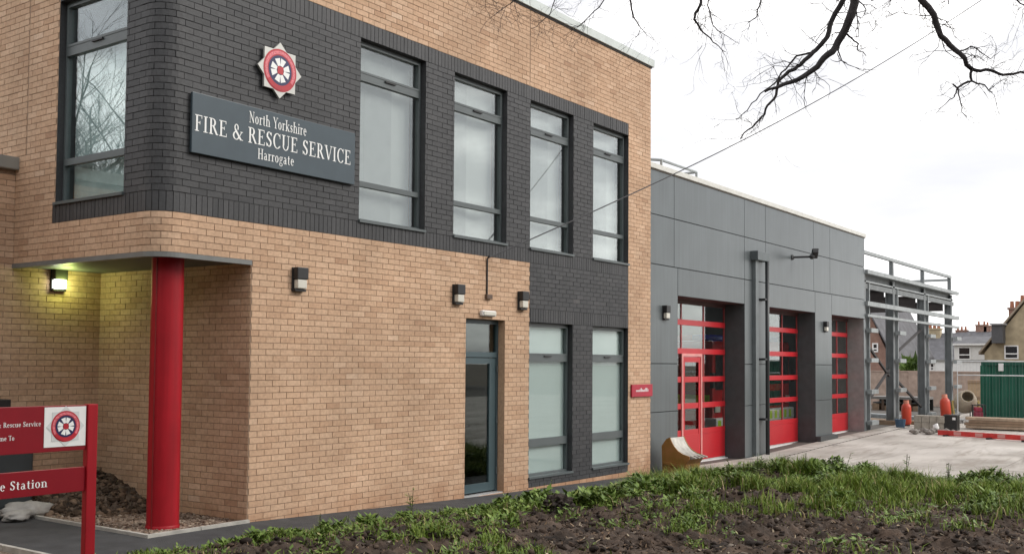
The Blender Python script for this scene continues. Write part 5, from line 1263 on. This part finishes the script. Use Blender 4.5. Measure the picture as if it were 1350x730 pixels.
# white flat roofed shed
xs2 = 56.0; a, b = PX(1233, 476, 'x', xs2), PX(1300, 492, 'x', xs2)
wsd = thing('white_shed', 'long white flat roofed shed just above the boundary wall', 'shed', (xs2, (a.y+b.y)/2, 0))
MB().box(xs2, xs2+5, b.y, a.y, -.5, a.z).build('wall', RENDER, wsd); MB().box(xs2-.1, xs2+5.1, b.y-.1, a.y+.1, a.z, a.z+.1).build('roof', COPEG, wsd)
# distant hedge / trees
fb = MB()
def tree_blob(name, label, c, r, h, n, seed):
    r_ = np.random.default_rng(seed); t = thing(name, label, 'tree', (c[0], c[1], -2)); q = MB(); q.tube([(c[0], c[1], -2), (c[0], c[1], h*.7)], [.2, .08], 8); q.build('trunk', BARK, t)
    P = r_.normal(0, 1, (n, 3)); P /= np.linalg.norm(P, axis=1)[:, None]; P *= (r_.uniform(.35, 1, (n, 1)))**.6; P *= np.array([r, r, h*.42]); P += np.array([c[0], c[1], h*.58]); s_ = .22
    o1 = r_.normal(0, s_, (n, 3)); o2 = r_.normal(0, s_, (n, 3)); V = np.stack([P, P+o1, P+o2], 1).reshape(-1, 3); np_mesh('crown', V, np.arange(3*n).reshape(-1, 3), r_.uniform(0, .4, n), LEAF, t)
pt = PX(1202, 470, 'x', 58); tree_blob('evergreen_bush', 'dark evergreen bush behind the boundary wall between two steel columns', (58, pt.y, 0), .8, 2.3, 1200, 3)

# ------------------------------------------------------------------ bare tree overhanging the view
TR = thing('bare_tree', 'bare leafless tree with dark branches hanging across the sky', 'tree', (1.5, -13.2, 0))
rb = random.Random(11)
tm = MB(); twm = MB()
def wig(pts, amp, r_):
    out_ = [pts[0]]
    for a, b in zip(pts, pts[1:]):
        L = (b-a).length; m_ = (a+b)/2+Vector((r_.gauss(0, 1), r_.gauss(0, 1), r_.gauss(0, 1)))*L*amp; out_ += [m_, b]
    return out_
def twig(p, d, L, r0, depth, r_):
    pts = [p]; q = p; dd = d.normalized(); n = 4+depth
    for i in range(n):
        dd = (dd+Vector((r_.gauss(0, .28), r_.gauss(0, .28), r_.gauss(-.02, .26)))).normalized(); q = q+dd*L/n; pts.append(q)
        if depth > 0 and r_.random() < .62:
            s_ = (dd+Vector((r_.gauss(0, .8), r_.gauss(0, .8), r_.gauss(0, .7)))).normalized(); twig(q, s_, L*r_.uniform(.3, .6), r0*.6, depth-1, r_)
    twm.tube(pts, [r0*.72*(1-.75*i/n) for i in range(n+1)], 4, cap=False)
def branch(pl, dist, r0, r1, ntw=8, tl=.35, top=None):
    pts = [PD(u, v, dist+(dist2 if len(q_) > 2 else 0)) for q_ in pl for (u, v, dist2) in [(q_[0], q_[1], q_[2] if len(q_) > 2 else 0)]]
    w_ = wig(wig(pts, .06, rb), .05, rb); n = len(w_)
    tm.tube(w_, [r0+(r1-r0)*i/(n-1) for i in range(n)], 7)
    for k in range(int(ntw*2)):
        i = rb.randrange(1, n-1); d = (w_[i+1]-w_[i]).normalized(); sd = (d*.5+Vector((rb.gauss(0, .8), rb.gauss(0, .8), rb.gauss(0, .7)))).normalized(); twig(w_[i], sd, tl*rb.uniform(.5, 1.2), max(.0032, (r0+(r1-r0)*i/n)*.28), 1 if rb.random() < .6 else 2, rb)
    return w_[0]
heads = []
B1 = [(1150,-70), (1126,-5), (1115,38), (1098,68), (1078,88), (1052,105), (1030,113), (1008,121)]
heads.append((branch(B1, 8.6, .043, .010, 10, .30), .045))
B1b = [(1140,-60), (1112,0), (1093,42), (1076,66), (1055,86), (1040,94), (1026,108), (1021,130), (1008,151), (992,168), (976,183)]
heads.append((branch(B1b, 8.9, .026, .005, 16, .42), .028))
branch([(1075,68), (1050,74), (1030,96), (1010,118), (985,146), (970,158)], 9.0, .010, .003, 6, .3)
B2 = [(1188,-45), (1214,0), (1238,42), (1259,66), (1281,91)]
heads.append((branch(B2, 8.2, .030, .017, 6, .35), .032))
branch([(1281,91), (1300,92), (1322,99), (1345,95), (1390,99), (1440,96)], 8.2, .014, .006, 12, .40)
branch([(1281,91), (1281,107), (1262,116), (1256,111)], 8.2, .012, .006, 4, .2)
branch([(1262,116), (1258,128), (1246,138), (1233,150)], 8.2, .006, .002, 2, .2); branch([(1263,116), (1266,134), (1268,148), (1275,155)], 8.2, .006, .002, 3, .2)
branch([(1281,107), (1298,112), (1309,122)], 8.2, .008, .003, 3, .4)
branch([(1262,68), (1280,61), (1294,70), (1306,78), (1318,68)], 8.2, .006, .002, 4, .25)
B3 = [(935,-40), (924,0), (920,14), (915,26), (924,40), (940,56), (957,69)]
heads.append((branch(B3, 9.6, .018, .003, 10, .45), .018))
heads.append((branch([(938,-30), (933,8), (940,34), (955,46), (975,58)], 9.8, .008, .002, 6, .35), .01))
heads.append((branch([(832,-30), (831,0), (835,22), (842,34), (850,43)], 10.2, .012, .002, 8, .4), .012))
heads.append((branch([(1008,-30), (1003,3), (998,22), (986,30)], 9.4, .010, .003, 7, .4), .01))
heads.append((branch([(820,-40), (790,10), (765,34), (752,42)], 10.4, .008, .002, 8, .35), .009))
heads.append((branch([(760,-40), (735,-5), (715,28), (700,38)], 10.6, .008, .002, 8, .35), .009))
heads.append((branch([(715,-40), (690,-5), (668,8), (655,18)], 10.6, .008, .002, 8, .35), .009))
heads.append((branch([(600,-45), (625,-20), (645,-5)], 10.6, .008, .002, 8, .35), .009))
branch([(1112,40), (1122,50), (1132,58), (1130,66), (1142,74)], 8.6, .009, .003, 5, .2)
heads.append((branch([(1340,-40), (1330,-15), (1345,5), (1365,15)], 8.4, .012, .003, 8, .4), .012))
heads.append((branch([(1260,-30), (1252,-8), (1250,6)], 8.4, .008, .003, 7, .35), .009))
heads.append((branch([(1185,-30), (1180,-8), (1172,4)], 8.4, .008, .003, 7, .35), .009))
base = Vector((1.5, -13.2, -.2)); fork = Vector((1.1, -12.6, 4.6))
tm.tube(wig([base, Vector((1.45, -13.1, 2.4)), fork], .02, rb), [.34, .30, .27, .25, .24], 14)
tops = [Vector((-1.6, -8.6, 8.6)), Vector((.8, -7.6, 8.8)), Vector((2.6, -9.8, 8.4)), Vector((-.6, -6.4, 8.2))]
for tp in tops:
    mid = fork.lerp(tp, .5)+Vector((0, 0, .9)); tm.tube(wig([fork, mid, tp], .05, rb), [.20, .16, .12, .09, .07], 10)
    twig(tp, Vector((-.3, .4, .7)), 2.2, .03, 2, rb)
for hpt, r0 in heads:
    tp = min(tops, key=lambda q: (q-hpt).length); mid = tp.lerp(hpt, .5)+Vector((0, 0, .35)); tm.tube(wig([tp, mid, hpt], .04, rb), [max(r0*1.6, .03), r0*1.4, r0*1.2, r0*1.1, r0], 7)
tm.build('trunk', BARK, TR, smooth=True); twm.build('twigs', BARK, TR, kind='stuff')

# bare trees beyond the left of the frame; they show in the corner window's glass
def bare_tree(loc, h, seed, label):
    r_ = random.Random(seed); t = thing('bare_tree', label, 'tree', loc); q = MB(); L_ = Vector(loc)
    def grow(p, d, L, r0, dep):
        n = 4; pts = [p]; rr = [r0]; x = p; dd = d
        for i in range(n):
            dd = (dd+Vector((r_.gauss(0, .12), r_.gauss(0, .12), r_.gauss(.03, .08)))).normalized(); x = x+dd*L/n; pts.append(x); rr.append(r0*(1-.45*(i+1)/n))
            if dep > 0 and i >= 1:
                for _ in range(2 if dep > 1 else 2):
                    a = r_.uniform(0, 6.28); s_ = (dd*.8+Vector((math.cos(a), math.sin(a), r_.uniform(-.1, .5)))*.75).normalized(); grow(x, s_, L*r_.uniform(.5, .72), rr[-1]*.55, dep-1)
        q.tube(pts, rr, 5 if dep > 1 else 3, cap=False)
    grow(L_, Vector((0, 0, 1)), h*.5, h*.022, 4); q.build('trunk', BARK, t)
bare_tree((-13.5, 21, 0), 13, 1, 'bare tree left of the frame mirrored faintly in the corner window')
bare_tree((-18, 27, 0), 15, 2, 'taller bare tree farther back, mirrored in the corner window')
bare_tree((-9.5, 17, 0), 11, 5, 'slender bare tree nearest the wing, mirrored in the corner window')

# unseen houses added: left row blocks sky light, rear row shows in the glass
def added_row_house(x0, x1, y0, y1, h, label, along):
    t = thing('terraced_house', label, 'house', ((x0+x1)/2, (y0+y1)/2, 0), 0, 'unseen added houses')  # every terraced_house made here is added and unseen
    MB().box(x0, x1, y0, y1, -.2, h).build('wall', FBRICK, t); r_ = MB(); e_ = .3
    if along == 'y':
        xm = (x0+x1)/2; r_.add([(x0-e_, y0, h-.1), (xm, y0, h+2.6), (x1+e_, y0, h-.1), (x0-e_, y1, h-.1), (xm, y1, h+2.6), (x1+e_, y1, h-.1)], [(0,1,4,3), (1,2,5,4), (0,2,1), (3,4,5), (0,3,5,2)])
    else:
        ym = (y0+y1)/2; r_.add([(x0, y0-e_, h-.1), (x0, ym, h+2.6), (x0, y1+e_, h-.1), (x1, y0-e_, h-.1), (x1, ym, h+2.6), (x1, y1+e_, h-.1)], [(0,1,4,3), (1,2,5,4), (0,2,1), (3,4,5), (0,3,5,2)])
    ro = r_.build('roof', SLATE, t); xm, ym = (x0+x1)/2, (y0+y1)/2
    MB().box(xm-.4, xm+.4, ym-.6, ym+.6, h+1.6, h+3.6).build('chimney', FBRICK, ro)
    for k in range(4):
        for z in (1.0, 3.8):
            f = (k+.5)/4; w_ = MB()
            if along == 'y': yy = y0+(y1-y0)*f; w_.box(x1-.02, x1+.05, yy-.6, yy+.6, z, z+1.5); fo = w_.build('window', WHITE, t); MB().box(x1+.051, x1+.056, yy-.5, yy+.5, z+.1, z+1.4).build('pane', DGLASS, fo)
            else: xx = x0+(x1-x0)*f; w_.box(xx-.6, xx+.6, y1-.02, y1+.05, z, z+1.5); fo = w_.build('window', WHITE, t); MB().box(xx-.5, xx+.5, y1+.051, y1+.056, z+.1, z+1.4).build('pane', DGLASS, fo)
for i, y in enumerate((-30, -14, 2, 18, 34)): added_row_house(-34, -25, y, y+15.6, 6.4, 'unseen brick house added to block sky light from the left, %s of its row' % ('first', 'second', 'third', 'fourth', 'last')[i], 'y')
for i, x in enumerate((-22, -6, 10, 26, 42)): added_row_house(x, x+15.6, -52, -43, 6.2, 'unseen brick house added behind the camera to show in the glass, %s of its row' % ('first', 'second', 'third', 'fourth', 'last')[i], 'x')

# unseen evergreens added to block sky light on the recess and left faces
def evergreen(loc, r, h, seed, label):
    r_ = np.random.default_rng(seed); t = thing('shading_evergreen', label, 'tree', loc, 0, 'evergreens added to block sky light'); MB().tube([loc, (loc[0], loc[1], h*.8)], [.28, .06], 10).build('trunk', BARK, t)
    n = 5200; zz = r_.uniform(.06, 1, n); a = r_.uniform(0, 6.283, n); rr = r*(1-zz)**.55*r_.uniform(.45, 1, n)*(1+.25*np.sin(a*3+seed)); P = np.stack([loc[0]+rr*np.cos(a), loc[1]+rr*np.sin(a), zz*h], -1)
    V = np.stack([P, P+r_.normal(0, .26, (n, 3)), P+r_.normal(0, .26, (n, 3))], 1).reshape(-1, 3); np_mesh('crown', V, np.arange(3*n).reshape(-1, 3), r_.uniform(0, .45, n), LEAF, t)
for i, (x, y, r_, h) in enumerate(((-13.5, -1, 2.4, 7.0), (-13.2, 3.2, 2.3, 6.2), (-13.8, 7.4, 2.4, 6.6), (-14.2, -6, 2.6, 8.0), (-15.2, -11.5, 2.8, 8.6), (-14.5, -17, 2.8, 9.0), (-10, -21, 2.9, 9.2), (-5, -23.5, 2.8, 8.8))):
    evergreen((x, y, 0), r_, h, i+3, 'unseen evergreen added to block sky light, %s from the wing' % ('third', 'second', 'nearest', 'fourth', 'fifth', 'sixth', 'seventh', 'farthest')[i])

def bundle(name, label, cat, p, n, L, w, h, m, rz):
    t = thing(name, label, cat, p, rz, world=False)
    for i in range(n):
        b = MB(); y = (i % 4)*w*1.06-w*2; z = (i//4)*h*1.04; sh = random.uniform(-.12, .12); b.bbox(-L/2+sh, L/2+sh, y, y+w, z, z+h, min(w, h)*.12); b.build('plank' if cat == 'boards' else 'rail', m, t)
pz = PX(1160, 563, 'z', -.08); bundle('scaffold_boards', 'stack of brown scaffold boards lying inside the nearest bay of the steel frame', 'boards', (pz.x+2.6, pz.y+1.0, -.10), 12, 3.2, .22, .05, WOOD, 1.2)
pz = PX(1200, 563, 'z', -.08); bundle('steel_rails', 'bundle of grey steel rails lying behind the orange cylinder', 'steel rails', (pz.x+3.4, pz.y+1.4, -.06), 8, 3.6, .10, .10, STEEL, 1.0)
pz = PX(1187, 563, 'z', -.08); lt = thing('blue_tub', 'small blue plastic tub at the foot of the second steel column', 'tub', (pz.x, pz.y, -.09))
MB().lathe([(0, .0), (.13, .0), (.17, .26), (.18, .27), (.155, .26), (.12, .02), (0, .02)], (pz.x, pz.y, -.09), 16).build('tub', mat('blue_plastic', (.05, .10, .17), .6), lt)
MB().tube([(pz.x-.17, pz.y, .16), (pz.x-.08, pz.y-.02, .30), (pz.x+.08, pz.y-.02, .30), (pz.x+.17, pz.y, .16)], .008, 6).build('handle', STEEL, lt)
